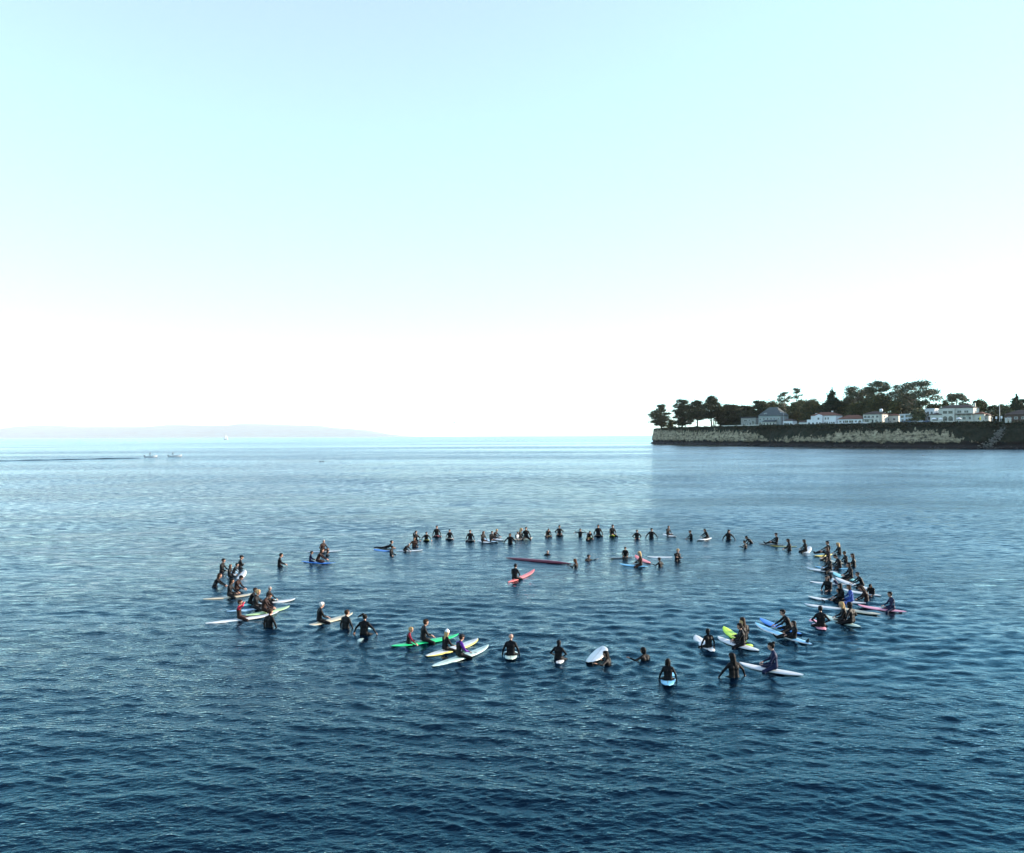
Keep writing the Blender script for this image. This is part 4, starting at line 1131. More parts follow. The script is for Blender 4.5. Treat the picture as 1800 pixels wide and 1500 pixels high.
def hair_mesh(kind):
    caps = []
    def cap(a, b, ra, rb, k=0.02): caps.append((np.array(a, float), np.array(b, float), ra, rb, k, 0))
    if kind in ('short', 'long', 'bob', 'ponytail', 'bun'):
        cap((0, -0.036, 0.040), (0, 0.012, 0.052), 0.092, 0.082)
        cap((0, -0.045, 0.0), (0, -0.04, -0.03), 0.078, 0.062)
        for sx in (-1, 1): cap((sx * 0.052, -0.02, 0.03), (sx * 0.058, -0.015, -0.02), 0.045, 0.034)
        cap((-0.03, 0.058, 0.078), (0.035, 0.056, 0.08), 0.034, 0.034)
    if kind == 'long':
        for sx in (-1, 1): cap((sx * 0.062, -0.03, 0.0), (sx * 0.085, -0.05, -0.22), 0.045, 0.030)
        cap((0, -0.07, -0.02), (0.0, -0.115, -0.36), 0.075, 0.045); cap((0.03, -0.08, -0.1), (0.04, -0.125, -0.42), 0.05, 0.02)
    if kind == 'bob':
        for sx in (-1, 1): cap((sx * 0.06, -0.02, 0.0), (sx * 0.075, -0.02, -0.12), 0.05, 0.04)
        cap((0, -0.06, -0.02), (0.0, -0.07, -0.14), 0.072, 0.05)
    if kind == 'ponytail':
        cap((0, -0.11, 0.09), (-0.05, -0.17, 0.13), 0.03, 0.045); cap((-0.05, -0.17, 0.13), (-0.20, -0.20, 0.06), 0.045, 0.03); cap((-0.20, -0.20, 0.06), (-0.26, -0.2, -0.02), 0.03, 0.012)
    if kind == 'bun':
        cap((0, -0.09, 0.11), (0, -0.10, 0.12), 0.045, 0.045)
    if kind == 'hood':
        cap((0, -0.030, 0.034), (0, 0.010, 0.042), 0.096, 0.090); cap((0, -0.045, 0.0), (0, -0.045, -0.11), 0.082, 0.066)
        for sx in (-1, 1): cap((sx * 0.050, -0.01, 0.03), (sx * 0.046, 0.012, -0.09), 0.052, 0.042)
    if kind in ('cap', 'beanie'):
        cap((0, -0.030, 0.048), (0, 0.018, 0.055), 0.096, 0.088)
        if kind == 'cap':
            for x in (-0.045, -0.015, 0.015, 0.045): cap((x, 0.08, 0.062), (x * 0.9, 0.165 - abs(x) * 0.5, 0.045), 0.016, 0.013, 0.02)
        else: cap((0, -0.02, 0.10), (0, -0.02, 0.135), 0.075, 0.05)
        cap((0, -0.05, 0.0), (0, -0.05, -0.02), 0.074, 0.06)
    V, Q, tg, C = surface(caps)
    return V, Q
HAIR = {}
def get_hair(kind):
    if kind not in HAIR:
        V, Q = hair_mesh(kind); HAIR[kind] = mesh_np('hair_' + kind, V, Q, [hairm('dark')])
    return HAIR[kind]
POSED = {}
def get_pose(p):
    if p not in POSED:
        V, Q, tg, hc, HM, top = body(**POSES[p])
        POSED[p] = (mesh_np('body_' + p, V, Q, [suit('black'), SKINM[0], suit('black'), suit('black'), FEAT], True, tg), hc, HM, top)
    return POSED[p]

PEOPLE_XY, CAST, DECKS = [], [], []
def person(*a, **k): CAST.append((a, k))
def seat_on(pos):
    """deck height where somebody sits on a board, else None"""
    best = None
    for (A, B, z) in DECKS:
        d = B - A; t = max(0, min(1, (pos - A).dot(d) / d.length_squared))
        q = (A + d * t - pos).length
        if q < 0.75 and (best is None or q < best[0]): best = (q, z, A + d * min(0.7, max(0.25, t)))
    return best and best[1:]
def place_person(px, base, top, face, pose, hair, hcol, suitc, label, sleeve=None, panel=None, skin=0):
    """px, base, top: column, waterline row and crown row in the photograph; face: heading, 0 = away from the viewer, 90 = to the right"""
    pos = ground(px, base)
    me, hc, HM, tz = get_pose(pose)
    dist = math.hypot(pos.x, pos.y)
    vis = (base - top) / FPX * dist * 1.04                 # height above the water in metres
    on = seat_on(pos) if not pose.startswith('swim') else None
    seat = -0.13
    if on:
        seat = max(-0.06, on[0]); pos = Vector((on[1].x, on[1].y, 0))
    if pose in ('legs_out', 'cross', 'kneel'): seat = max(seat, 0.03)
    sc = min(1.10, max(0.88, (vis - seat) / tz))
    if pose in ('swim', 'swim_reach', 'prone'): sc = 0.98
    z = max(-0.62, min(seat + 0.03, vis - tz * sc))
    if pose == 'prone': z = 0.02
    rz = -R(face)
    root = thing('person', label, 'person', (pos.x, pos.y, z), rz, 'surfers gathered on the water')
    root.scale = (sc, sc, sc)
    b = link('body', me, root)
    for k, m in enumerate((suit(suitc), SKINM[skin], suit(sleeve or suitc), suit(panel or sleeve and suitc or suitc), FEAT)):
        b.material_slots[k].link = 'OBJECT'; b.material_slots[k].material = m
    kinds = hair.split('+') if hair else []
    for kd in kinds:
        nm = {'cap': 'cap', 'beanie': 'beanie', 'hood': 'hood'}.get(kd, 'hair')
        hcol2 = hcol
        if kd in ('cap', 'beanie') and '/' in hcol: hcol2 = hcol.split('/')[0]
        elif '/' in hcol: hcol2 = hcol.split('/')[1]
        o = link(nm, get_hair(kd), root)
        M = Matrix([list(r_) for r_ in HM]).to_4x4(); M.translation = Vector(hc)
        o.matrix_local = M
        m = suit('black') if kd == 'hood' else hairm(hcol2)
        o.material_slots[0].link = 'OBJECT'; o.material_slots[0].material = m
    PEOPLE_XY.append((pos.x, pos.y))
    return root

# ------------------------------------------------------------------ surfboards
def board_mesh(L, W, T, kind):
    """longboard outline with rocker and domed deck; nose at +y"""
    ns, nw = 28, 8
    V, F = [], []
    for i in range(ns + 1):
        t = i / ns
        u = t * 2 - 1
        if kind == 'long': w = (1 - abs(u) ** 3.2) ** 0.62 * (1.0 if u > 0 else 0.97)
        elif kind == 'paddle': w = (1 - abs(u) ** 2.2) ** 0.8
        else: w = (1 - abs(u) ** (2.2 if u > 0 else 4.0)) ** 0.66
        w = max(w, 0.05 if u > 0 else 0.22 if kind != 'paddle' else 0.1) * W / 2
        rock = (0.13 * max(0, u) ** 3 * L / 2.7 + 0.045 * max(0, -u) ** 3) * (0.2 if kind == 'paddle' else 1.0)
        th = T * (1 - 0.55 * abs(u) ** 3)
        ring = []
        for j in range(nw + 1):                       # deck, left to right
            a = math.pi * j / nw
            x = -math.cos(a) * w; ring.append((x, u * L / 2, rock + th * (0.35 + 0.65 * math.sin(a) ** 0.7) - T * 0.5))
        for j in range(1, nw):
            a = math.pi * j / nw
            x = math.cos(a) * w; ring.append((x, u * L / 2, rock - th * 0.30 * math.sin(a) ** 0.6 - T * 0.15))
        V += ring
    n = 2 * nw
    for i in range(ns):
        for j in range(n):
            F.append((i * n + j, i * n + (j + 1) % n, (i + 1) * n + (j + 1) % n, (i + 1) * n + j))
    return V, F, n, ns
BOARDC = {'white': (0.58, 0.60, 0.60), 'cream': (0.52, 0.46, 0.33), 'mint': (0.46, 0.60, 0.53), 'paleblue': (0.42, 0.62, 0.74), 'skyblue': (0.16, 0.45, 0.66), 'blue': (0.03, 0.20, 0.60),
          'green': (0.02, 0.60, 0.20), 'palegreen': (0.38, 0.58, 0.30), 'lime': (0.55, 0.80, 0.04), 'pink': (0.72, 0.30, 0.38), 'salmon': (0.75, 0.16, 0.16), 'maroon': (0.12, 0.012, 0.03),
          'dark': (0.03, 0.035, 0.035), 'olive': (0.16, 0.17, 0.04), 'turquoise': (0.25, 0.62, 0.62), 'yellow': (0.60, 0.52, 0.14)}
STRING = mat('wood_stringer', (0.18, 0.10, 0.05), 0.5, 0.4)
FINM = mat('black_fin', (0.012, 0.012, 0.014), 0.3, 0.5)
BOARD_N = [0]
def surfboard(a, b, colour, label, pitch=0.0, z=0.0, roll=0.0, W=0.51, kind='long', Lmin=2.0, Lmax=3.1, rail=None, pin=0.5, marks=False, fin_up=False):
    """a: tail pixel, b: nose pixel on the photograph"""
    A, B = ground(*a), ground(*b)
    d = B - A
    L = min(Lmax, max(Lmin, d.length))
    c = A.lerp(B, pin)
    DECKS.append((c - d.normalized() * L / 2, c + d.normalized() * L / 2, z + 0.03))
    head = math.atan2(-d.x, d.y)
    root = thing('surfboard', label, 'surfboard', (c.x, c.y, z - 0.018), head, 'surfboards on the water')
    root.rotation_euler = (R(pitch), R(roll), head)
    V, F, n, ns = board_mesh(L, W, 0.19 if kind == 'paddle' else 0.075, kind)
    m = mat('board_' + colour, BOARDC[colour], 0.42, 0.35, coat=0.08, var=0.12, scale=3.0)
    mats = [m, mat('board_' + (rail or colour), BOARDC[rail or colour], 0.42, 0.35, coat=0.08, var=0.12, scale=3.0)]
    mi = [1 if (j in (0, 1, 6, 7) or j >= 8) else 0 for i in range(ns) for j in range(n)]
    hull = link('hull', mesh_np('hull', np.array(V), np.array(F), mats, True, mi), root)
    # stringer: a thin strip that follows the deck
    V2, F2 = [], []
    for i in range(2, ns - 1):
        x, y, zz = V[i * n + 4]
        V2 += [(-0.006, y, zz + 0.003), (0.006, y, zz + 0.003)]
    for i in range(len(V2) // 2 - 1): F2.append((2 * i, 2 * i + 1, 2 * i + 3, 2 * i + 2))
    link('stringer', mesh_np('stringer', np.array(V2), np.array(F2), [STRING]), root)
    s = 1 if fin_up else -1
    y0 = -L / 2 + 0.18; zb = (0.03 if fin_up else -0.02)
    P = [(y0, 0), (y0 + 0.2, 0), (y0 + 0.12, 0.10), (y0 + 0.02, 0.20), (y0 - 0.03, 0.21), (y0 - 0.01, 0.10)]
    VV = [(-0.008, y, zb + s * h) for y, h in P] + [(0.008, y, zb + s * h) for y, h in P]
    k = len(P)
    FF = [tuple(range(k)), tuple(range(2 * k - 1, k - 1, -1))] + [(q, q + k, (q + 1) % k + k, (q + 1) % k) for q in range(k)]
    poly('fin', VV, FF, FINM, root)
    if marks:
        for q, (x, y, w, l) in enumerate(((-0.08, 0.62, 0.10, 0.12), (0.03, 0.52, 0.14, 0.10), (0.12, 0.70, 0.08, 0.14))):
            i = int((y / (L / 2) + 1) / 2 * ns); zz = V[i * n + 4][2] + 0.004 - 0.02 * (x / (W / 2)) ** 2
            poly('print_mark', [(x - w / 2, y - l / 2, zz), (x + w / 2, y - l / 4, zz), (x + w / 3, y + l / 2, zz), (x - w / 3, y + l / 3, zz)], [(0, 1, 2, 3)], FINM, root)
    return root
P, S = person, surfboard
# ---- left side of the circle
P(390, 1004, 984.5, 95, 'rest', 'short', 'dark', 'black', 'dark-haired surfer furthest back in the tight left cluster')
P(389, 1015, 995, 90, 'rest_right', 'long', 'auburn', 'black', 'auburn-haired surfer just behind the long-haired woman at the far left', skin=1)
P(377, 1032, 1004.5, 80, 'lean', 'long', 'brown', 'black', 'leftmost surfer of all, long brown hair, leaning forward over the water', panel='grey')
P(403, 1010, 992.5, 90, 'lean', 'short', 'dark', 'charcoal', 'bareheaded surfer leaning towards the raised white board nose')
P(422, 998, 979, 60, 'folded', 'cap', 'black_cap', 'charcoal', 'surfer in black cap sitting alone above the left cluster')
P(491, 995, 973.5, 70, 'rest', 'short', 'dark', 'black', 'lone surfer right of the left cluster with no board showing')
S((384, 1028), (426, 999), 'paleblue', 'pale blue longboard with raised nose beside the leftmost surfer', pitch=4, z=0.02)
S((408, 1028), (436, 1004), 'white', 'slim white board with raised nose behind the pale blue longboard', pitch=3, z=0.03, W=0.42)
P(416, 1036, 1009.5, 95, 'slump', 'short', 'dark', 'brown', 'dark-haired surfer in brownish suit beside the long-haired woman on the cream board')
P(405.5, 1051, 1022, 90, 'rest', 'long', 'dark', 'charcoal', 'woman with long dark hair sitting on the cream board', skin=1)
S((357, 1054), (449, 1045), 'cream', 'long cream board pointing left out of the left cluster', z=0.01, Lmax=3.4)
P(426.5, 1060, 1035, 80, 'lean', 'short', 'brown', 'black', 'surfer leaning forward just above the one in the red top')
S((432, 1063), (478, 1056), 'turquoise', 'pale turquoise board under the leaning surfer in the left cluster', z=-0.01)
P(473, 1061, 1034.5, 95, 'rest_right', 'short', 'grey', 'black', 'grey-haired surfer with sunlit face, rearmost of three on the right of the left cluster')
S((455, 1062), (516, 1055.5), 'white', 'white board with its nose out to the right of the left cluster', z=0.03)
P(452, 1071, 1040.5, 90, 'rest', 'short', 'blond', 'charcoal', 'short blond surfer, leftmost of three side by side in the left cluster')
S((404, 1074), (466, 1069), 'paleblue', 'pale board lying low under the short blond surfer', z=-0.015)
P(465.5, 1078, 1046, 85, 'slump', 'short', 'brown', 'brown', 'surfer in dark brown suit sitting on the pale green board')
S((432, 1083), (509, 1070), 'palegreen', 'pale green longboard with its nose to the right in the left cluster', z=0.045, pitch=1)
P(424, 1092, 1060, 75, 'hands_up', 'short', 'brown', 'brown', 'surfer with red shoulders raising both hands to the face', sleeve='red')
S((361, 1098), (490, 1081), 'white', 'long white board under the surfer with red shoulders', z=0.045, Lmax=3.9)
P(473.5, 1104, 1071.5, 25, 'down', 'short', 'brown', 'black', 'brown-haired surfer in black seen from behind at the near end of the left cluster')
P(537, 988, 969.5, 75, 'rest', 'short', 'dark', 'navy', 'surfer in navy suit left of the blue board upper left', skin=1)
P(565.5, 972, 951.5, 130, 'cross', 'short', 'grey', 'brown', 'sunlit grey-haired man sitting cross-legged high on a white board')
S((538, 971), (600, 970.5), 'white', 'white board under the cross-legged man', z=0.06)
P(576, 978, 968.5, 85, 'legs_out', 'short', 'dark', 'black', 'reclining dark-haired surfer with legs stretched to the right', skin=1)
P(556.5, 990.5, 967, 85, 'lean', 'bob', 'brown', 'brown', 'surfer leaning forward on the bright blue board upper left')
S((531, 988), (590, 992.5), 'blue', 'bright blue longboard upper left of the circle', z=0.045)
# ---- near side
P(571, 1098, 1064, 60, 'rest', 'short', 'white', 'black', 'white-haired man sitting tall on a cream board near side left')
S((537, 1101), (620, 1083), 'cream', 'cream longboard under the white-haired man', z=0.04, pitch=1.5)
P(608, 1104, 1075, 30, 'down', 'short', 'brown', 'charcoal', 'brown-haired surfer in front of the nose of the cream longboard')
P(641, 1118, 1083.5, 10, 'wide', 'ponytail', 'dark', 'black', 'surfer with a flying dark ponytail, arms spread into the water')
S((635, 1125), (648, 1107), 'mint', 'pale mint board showing its tail behind the surfer with the ponytail', z=-0.02, Lmin=2.2, Lmax=2.4, pin=0.45)
P(689, 1130, 1101.5, 70, 'reach_right', 'short', 'blond', 'black', 'fair-haired surfer with dark red sleeves near side', sleeve='darkred')
P(748, 1132, 1093.5, 70, 'rest', 'short', 'brown', 'charcoal', 'brown-haired man sitting tall on the vivid green board')
S((688, 1138), (806, 1121), 'green', 'vivid green longboard on the near side', z=0.05, Lmax=3.6)
P(787, 1147, 1111.5, 50, 'rest', 'beanie+long', 'white_cap/blond', 'black', 'woman in white beanie with long blond hair', panel='grey')
S((749, 1156), (840, 1129), 'white', 'wide white board with yellowed rail under the woman in white beanie', z=0.05, rail='yellow', Lmax=3.2, W=0.6)
P(813, 1159, 1119.5, 55, 'rest', 'cap+short', 'black_cap/brown', 'black', 'surfer in purple top and black cap on the pale mint board', sleeve='purple', panel='white')
S((758, 1173), (860, 1141.5), 'mint', 'pale mint board with dark printed marks near its nose', z=0.05, marks=True, pitch=1, Lmax=3.2)
P(898, 1155, 1118.5, 5, 'down', None, '', 'black', 'bald broad-shouldered man seen from behind near side')
S((897, 1166), (900, 1120), 'mint', 'mint white board tail poking out behind the bald man', z=-0.02, pitch=-3, Lmax=2.8, pin=0.42, W=0.6)
P(980, 1166, 1133.5, 20, 'akimbo', 'hood', '', 'black', 'surfer in black hood with face turned right, near side centre')
S((982, 1168), (980, 1135), 'white', 'white board mostly sunk under the hooded surfer', z=-0.03, pitch=-2, Lmax=2.5, pin=0.46)
P(1069, 1169, 1146.5, 300, 'swim_reach', 'long', 'dark', 'black', 'dark-haired swimmer hugging a tilted white board', skin=1)
S((1036, 1172), (1062, 1141), 'white', 'wide white board tilted up beside the dark-haired swimmer', z=0.10, roll=-12, pitch=0, W=0.70, Lmax=2.2)
P(1134, 1160, 1140.5, 330, 'swim_reach', 'hood', '', 'black', 'swimmer in black hood with one arm out on the near side', skin=2)
P(1174, 1198, 1161.5, 5, 'down', 'bob', 'dark', 'black', 'nearest surfer, dark bob hair, seen from behind on a sky blue board', sleeve='black')
S((1173, 1212), (1178, 1158), 'skyblue', 'sky blue board tail behind the nearest surfer', z=-0.01, pitch=-3, Lmax=2.9, pin=0.42, W=0.6)
# ---- lower right
P(1255, 1148, 1115.5, -15, 'down', 'hood', '', 'black', 'hooded surfer from behind left of the lime board')
S((1252, 1146), (1224, 1122), 'white', 'white board nose left of the hooded surfer beside the lime board', z=0.03, Lmin=2.4)
P(1301, 1138, 1100.5, -75, 'rest', 'short', 'dark', 'black', 'dark-haired surfer in front of the close trio by the lime board')
S((1334, 1146), (1262, 1124), 'white', 'white board carrying the foremost of the close trio', z=0.045)
P(1309, 1131, 1095.5, -60, 'rest', 'bob', 'blond', 'black', 'fair-haired surfer in the middle of the close trio')
S((1322, 1137), (1272, 1108.5), 'lime', 'lime yellow board with its nose to the upper left', z=0.035, pitch=2)
P(1319, 1131, 1091.5, -40, 'reach_right', 'long', 'brown', 'black', 'long-haired surfer at the back of the close trio with an arm out right', skin=1)
P(1377, 1111, 1076.5, -85, 'lean', 'short', 'dark', 'black', 'man leaning forward on the royal blue board lower right')
S((1408, 1117), (1336, 1092), 'blue', 'royal blue board under the forward-leaning man lower right', z=0.05)
P(1385, 1126, 1096, -90, 'legs_out', 'long', 'dark', 'black', 'long dark-haired surfer with legs stretched along the pale blue longboard')
S((1434, 1138), (1322, 1100), 'skyblue', 'light blue longboard with white rails and upturned black fin', z=0.055, rail='white', fin_up=True, Lmax=3.6)
P(1439, 1108, 1074.5, 10, 'akimbo', 'cap+short', 'black_cap/dark', 'black', 'surfer in black cap with hands on hips, seen from behind')
S((1448, 1108), (1427, 1091), 'pink', 'pale pink board partly hidden by the surfer with hands on hips', z=0.02, Lmax=2.2)
P(1290, 1191, 1148.5, -15, 'wide', 'long', 'dark', 'black', 'dark long-haired surfer with arms spread near the lower right')
P(1354, 1186, 1139.5, -75, 'rest', 'bun', 'dark', 'navy', 'man with messy topknot hair and grey side panels on a white board', panel='grey')
S((1412, 1189), (1300, 1170), 'white', 'white longboard under the man with the topknot', z=0.045, Lmax=3.4)
# ---- right side
P(1455.5, 1038, 1015, -130, 'rest', 'long', 'dark', 'black', 'girl with long dark hair inside the circle on the right, facing left')
S((1480, 1028), (1431, 1025), 'white', 'thin white board behind the girl with long dark hair', z=0.03)
P(1478, 1061, 1032.5, -85, 'rest', 'bob', 'dark', 'black', 'upright surfer behind the one with legs stretched on the right')
P(1470, 1062, 1041.5, -90, 'legs_out', 'bob', 'dark', 'black', 'surfer with legs stretched left on a white board right side')
S((1522, 1062), (1420, 1052.5), 'white', 'long white board with its nose far left on the right side', z=0.04, Lmax=3.4)
S((1482, 1071), (1417, 1063.5), 'white', 'low white board just below the long white one on the right', z=0.01)
P(1513, 1061, 1033.5, -80, 'rest', 'bob', 'brown', 'blue', 'surfer in bright blue top on the right side')
P(1523, 1056, 1033.5, -70, 'slump', 'long', 'brown', 'brown', 'brown long-haired surfer close behind the one in blue')
S((1549, 1049), (1482, 1039), 'white', 'white board behind the heads of the blue-topped pair', z=0.05)
P(1541, 1048, 1030.5, -140, 'slump', 'long', 'dark', 'black', 'woman with long dark hair at the right end of a white board', skin=1)
P(1569, 1074, 1045, -85, 'rest', 'short', 'dark', 'navy', 'rightmost surfer, teal side panel, on the pink board', panel='teal', sleeve='navy')
S((1593, 1077.5), (1508, 1067), 'pink', 'pink board under the rightmost surfer', z=0.05)
P(1488, 1095, 1062.5, -75, 'rest', 'long', 'blond', 'black', 'long light-haired surfer left of the one with white shoulder stripes')
P(1501, 1103, 1066.5, -35, 'akimbo', 'hood', '', 'black', 'hooded surfer with pale shoulder stripes seen from behind right', panel='white')
S((1512, 1104), (1453, 1086), 'mint', 'mint board with its nose pointing left at the lower right of the ring', z=0.04)
S((1523, 1077.5), (1500, 1074), 'cream', 'short cream board tail right of the long light-haired surfer', z=0.03)
P(1524, 1035, 1011.5, -80, 'lean', 'short', 'dark', 'black', 'surfer leaning forward at the right end of a curved white board')
S((1532, 1037), (1469, 1021.5), 'white', 'long white board with raised nose in front of the right cluster', z=0.06, pitch=2.5)
P(1513, 1021, 991.5, -80, 'rest', 'short', 'dark', 'black', 'tallest dark surfer of the right cluster, short dark hair')
P(1506, 1025, 998, -85, 'rest', 'bob', 'dark', 'black', 'surfer in black just left of the tallest one in the right cluster')
P(1490, 1028, 1014, -70, 'hunch', 'bob', 'dark', 'navy', 'surfer bent low with white sleeves over the turquoise board', sleeve='white')
S((1506, 1023), (1465, 1009.5), 'turquoise', 'turquoise board under the surfer with white sleeves', z=0.04)
P(1472, 1008, 981.5, -90, 'rest', 'bob', 'dark', 'black', 'surfer facing left behind a white board at the left of the right cluster')
S((1473, 1008), (1418, 1000.5), 'white', 'white board with its nose far left of the right cluster', z=0.05)
P(1491, 1003, 981, -80, 'slump', 'short', 'dark', 'black', 'bulky surfer in black at the centre of the right cluster')
P(1501, 996, 975.5, -60, 'rest_left', 'long', 'dark', 'black', 'long-haired surfer at the back right of the right cluster')
P(1487, 988, 971.5, -85, 'rest', 'short', 'brown', 'black', 'surfer with sunlit head at the back of the right cluster', skin=1)
P(1468, 985.5, 963.5, -95, 'rest', 'long', 'brown', 'brown', 'long brown-haired surfer with sunlit shoulder above the right cluster')
S((1483, 992), (1441, 983), 'cream', 'cream board under the long brown-haired surfer above the right cluster', z=0.045)
S((1480, 1000), (1443, 998), 'skyblue', 'sky blue board lying low above the white board of the right cluster', z=0.01)
P(1475.5, 973.5, 956.5, -90, 'rest', 'long', 'blond', 'black', 'surfer with sunlit blond hair at the top of the right cluster')
P(1451, 973.5, 951.5, -90, 'legs_out', 'short', 'dark', 'black', 'upright surfer with legs stretched left, upper right')
S((1458, 976), (1436, 979), 'yellow', 'dull yellow board under the upright surfer with stretched legs', z=0.05)
P(1417, 972, 951.5, -85, 'rest', 'bob', 'dark', 'black', 'surfer left of the one with stretched legs, upper right')
S((1412, 974), (1425, 966), 'white', 'white board with its nose raised beside the second surfer, upper right', z=0.06, pitch=9, Lmin=1.9, Lmax=2.1)
P(1388, 967, 946.5, -80, 'rest', 'bob', 'dark', 'black', 'surfer sitting right of the olive board, upper right')
S((1398, 962), (1356, 961), 'olive', 'olive yellow board, upper right', z=0.04)
P(1364, 959.5, 940, -90, 'legs_out', 'short', 'dark', 'black', 'leftmost of the four surfers in a line, upper right')
S((1373, 959), (1338, 957.5), 'dark', 'dark board under the leftmost surfer of the upper right line', z=0.05)
# ---- far side, left to right
P(679, 964.5, 955.5, 80, 'prone', 'short', 'dark', 'black', 'surfer lying prone with chest raised at the far left of the back row')
S((658, 966), (686, 970), 'blue', 'deep blue board under the prone surfer', z=0.01)
P(687.5, 976, 960.5, 95, 'reach_right', 'short', 'dark', 'black', 'surfer low in the water in front of the prone one', skin=1)
P(711.5, 968, 955, 110, 'hunch', 'short', 'grey', 'black', 'hunched surfer with grey hair right of the prone one')
S((706, 969), (734, 968.5), 'white', 'pale board under the hunched grey-haired surfer', z=0.03)
P(728, 961, 945, 150, 'reach_right', 'short', 'brown', 'brown', 'surfer reaching an arm to the left towards the hunched one', skin=1)
P(730.5, 951, 933.5, 140, 'salute', 'short', 'dark', 'black', 'surfer shading the eyes with a raised hand')
P(750.5, 951, 936, 175, 'wide', 'short', 'dark', 'black', 'surfer right of the one shading the eyes, arms at the sides')
S((750, 944), (749, 955), 'olive', 'olive board nose in front of the surfer beside the saluting one', z=0.03, pitch=3, Lmin=2.6, Lmax=2.7)
P(767, 944, 925.5, 170, 'down', 'short', 'dark', 'black', 'surfer on the pink-nosed board in the back row')
S((766, 936), (769, 949), 'pink', 'pink board nose in the back row', z=0.03, pitch=3, Lmin=2.6, Lmax=2.7)
P(791, 948.5, 932, 180, 'down', 'short', 'dark', 'black', 'surfer with arms out to a white board, fifth from left in the back row')
S((791, 940), (790, 954), 'white', 'white board nose, leftmost white one of the back row', z=0.03, pitch=3, Lmin=2.6, Lmax=2.7)
P(826, 952.5, 933.5, 180, 'down', 'short', 'dark', 'black', 'broad surfer alone left of the long-haired woman in the back row')
S((826, 943), (827, 957), 'white', 'white board nose under the broad lone surfer of the back row', z=0.03, pitch=3, Lmin=2.6, Lmax=2.7)
P(847.5, 953, 935, 140, 'rest', 'long', 'auburn', 'charcoal', 'woman with long auburn hair in the back row', skin=1)
S((840, 951), (863, 956), 'white', 'white board pointing right below the auburn-haired woman', z=0.045)
P(861, 952, 934.5, 150, 'rest', 'short', 'dark', 'black', 'sunlit surfer between the auburn-haired woman and the blond one', panel='white')
S((852, 948), (874, 955), 'paleblue', 'pale blue board between the auburn-haired woman and the blond surfer', z=0.035)
P(873, 947, 930.5, 120, 'lean', 'short', 'blond', 'brown', 'blond surfer leaning over a white board in the back row')
S((863, 946), (887, 952), 'white', 'white board to the right below the blond leaning surfer', z=0.05)
P(897, 955, 938, 195, 'wide', 'hood', '', 'black', 'hooded surfer in front of the back row, arms in the water')
P(907, 948, 934.5, 150, 'rest', 'short', 'dark', 'white', 'surfer with front coloured pale as if sunlit beside the hooded one', sleeve='black')  # white suit colour stands in for sunlight on the front
P(914, 946, 929, 110, 'rest', 'long', 'blond', 'black', 'fair long-haired surfer on a cream board pointing right')
S((903, 949), (931, 947.5), 'cream', 'cream board pointing right under the fair long-haired surfer', z=0.05)
P(940.5, 947, 926.5, 175, 'down', 'short', 'dark', 'black', 'slim surfer without a visible board left of the back row centre', panel='white')
P(960.5, 943.5, 930, 170, 'hunch', 'short', 'brown', 'black', 'hunched surfer with arms braced on a dark-nosed board, back row')
S((958, 936), (966, 948), 'cream', 'cream board under the hunched surfer in the back row', z=0.04, pitch=2, Lmin=2.4, Lmax=2.6)
P(982, 942, 924.5, 180, 'akimbo', 'short', 'brown', 'charcoal', 'square-shouldered surfer with hands on hips in the back row', skin=1)
S((982, 935), (984, 947), 'dark', 'dark board nose under the square-shouldered surfer', z=0.03, pitch=3, Lmin=2.5, Lmax=2.6)
P(1020, 943, 930, 180, 'spread', 'short', 'dark', 'black', 'surfer holding both arms out sideways above the water')
P(1036, 949, 934.5, 170, 'hunch', 'short', 'dark', 'black', 'surfer leaning low over an olive board, back row centre')
S((1039, 941), (1032, 953), 'olive', 'olive board tilted under the low leaning surfer', z=0.05, pitch=4, roll=12, Lmin=2.4, Lmax=2.5)
P(1051.5, 943, 923.5, 180, 'down', 'short', 'dark', 'black', 'surfer left of the lime board, arms down to a dark board')
S((1051, 936), (1052, 948), 'dark', 'dark purple board nose left of the lime one in the back row', z=0.03, pitch=3, Lmin=2.5, Lmax=2.6)
P(1075.5, 943.5, 923.5, 165, 'rest', 'short', 'brown', 'black', 'surfer on the lime board in the back row')
S((1075, 936), (1077, 949), 'lime', 'lime board nose in the back row', z=0.05, pitch=4, Lmin=2.6, Lmax=2.7)
P(1119.5, 946.5, 932, 180, 'akimbo', 'short', 'dark', 'black', 'stocky surfer with bent arms right of the lime board')
P(1145, 945.5, 929.5, 180, 'wide', 'short', 'dark', 'black', 'surfer with arms in the water between the stocky one and the white board')
P(1171, 942, 925.5, 150, 'rest', 'short', 'brown', 'black', 'sunlit-faced surfer on a white board pointing right in the back row')
S((1166, 940), (1188, 945), 'white', 'white board pointing right at the right end of the back row', z=0.05)
P(1215, 948, 933.5, -100, 'rest', 'short', 'dark', 'black', 'small dark figure alone right of the back row')
P(1247, 947, 930.5, -100, 'lean', 'long', 'dark', 'black', 'long-haired surfer leaning left on a white board, far right of the back row')
S((1250, 946.5), (1225, 951), 'white', 'white board pointing left under the leaning long-haired surfer', z=0.04)
P(1280.5, 949, 932.5, 180, 'wide', 'long', 'dark', 'black', 'long-haired surfer with both hands in the water, far right of the back row')
P(1321, 955, 943.5, -95, 'hunch', 'short', 'dark', 'black', 'rounded hunched surfer beside a lower companion, upper right', skin=1)
P(1311, 964, 951.5, -60, 'swim', 'short', 'dark', 'black', 'low companion in front of the rounded hunched surfer')
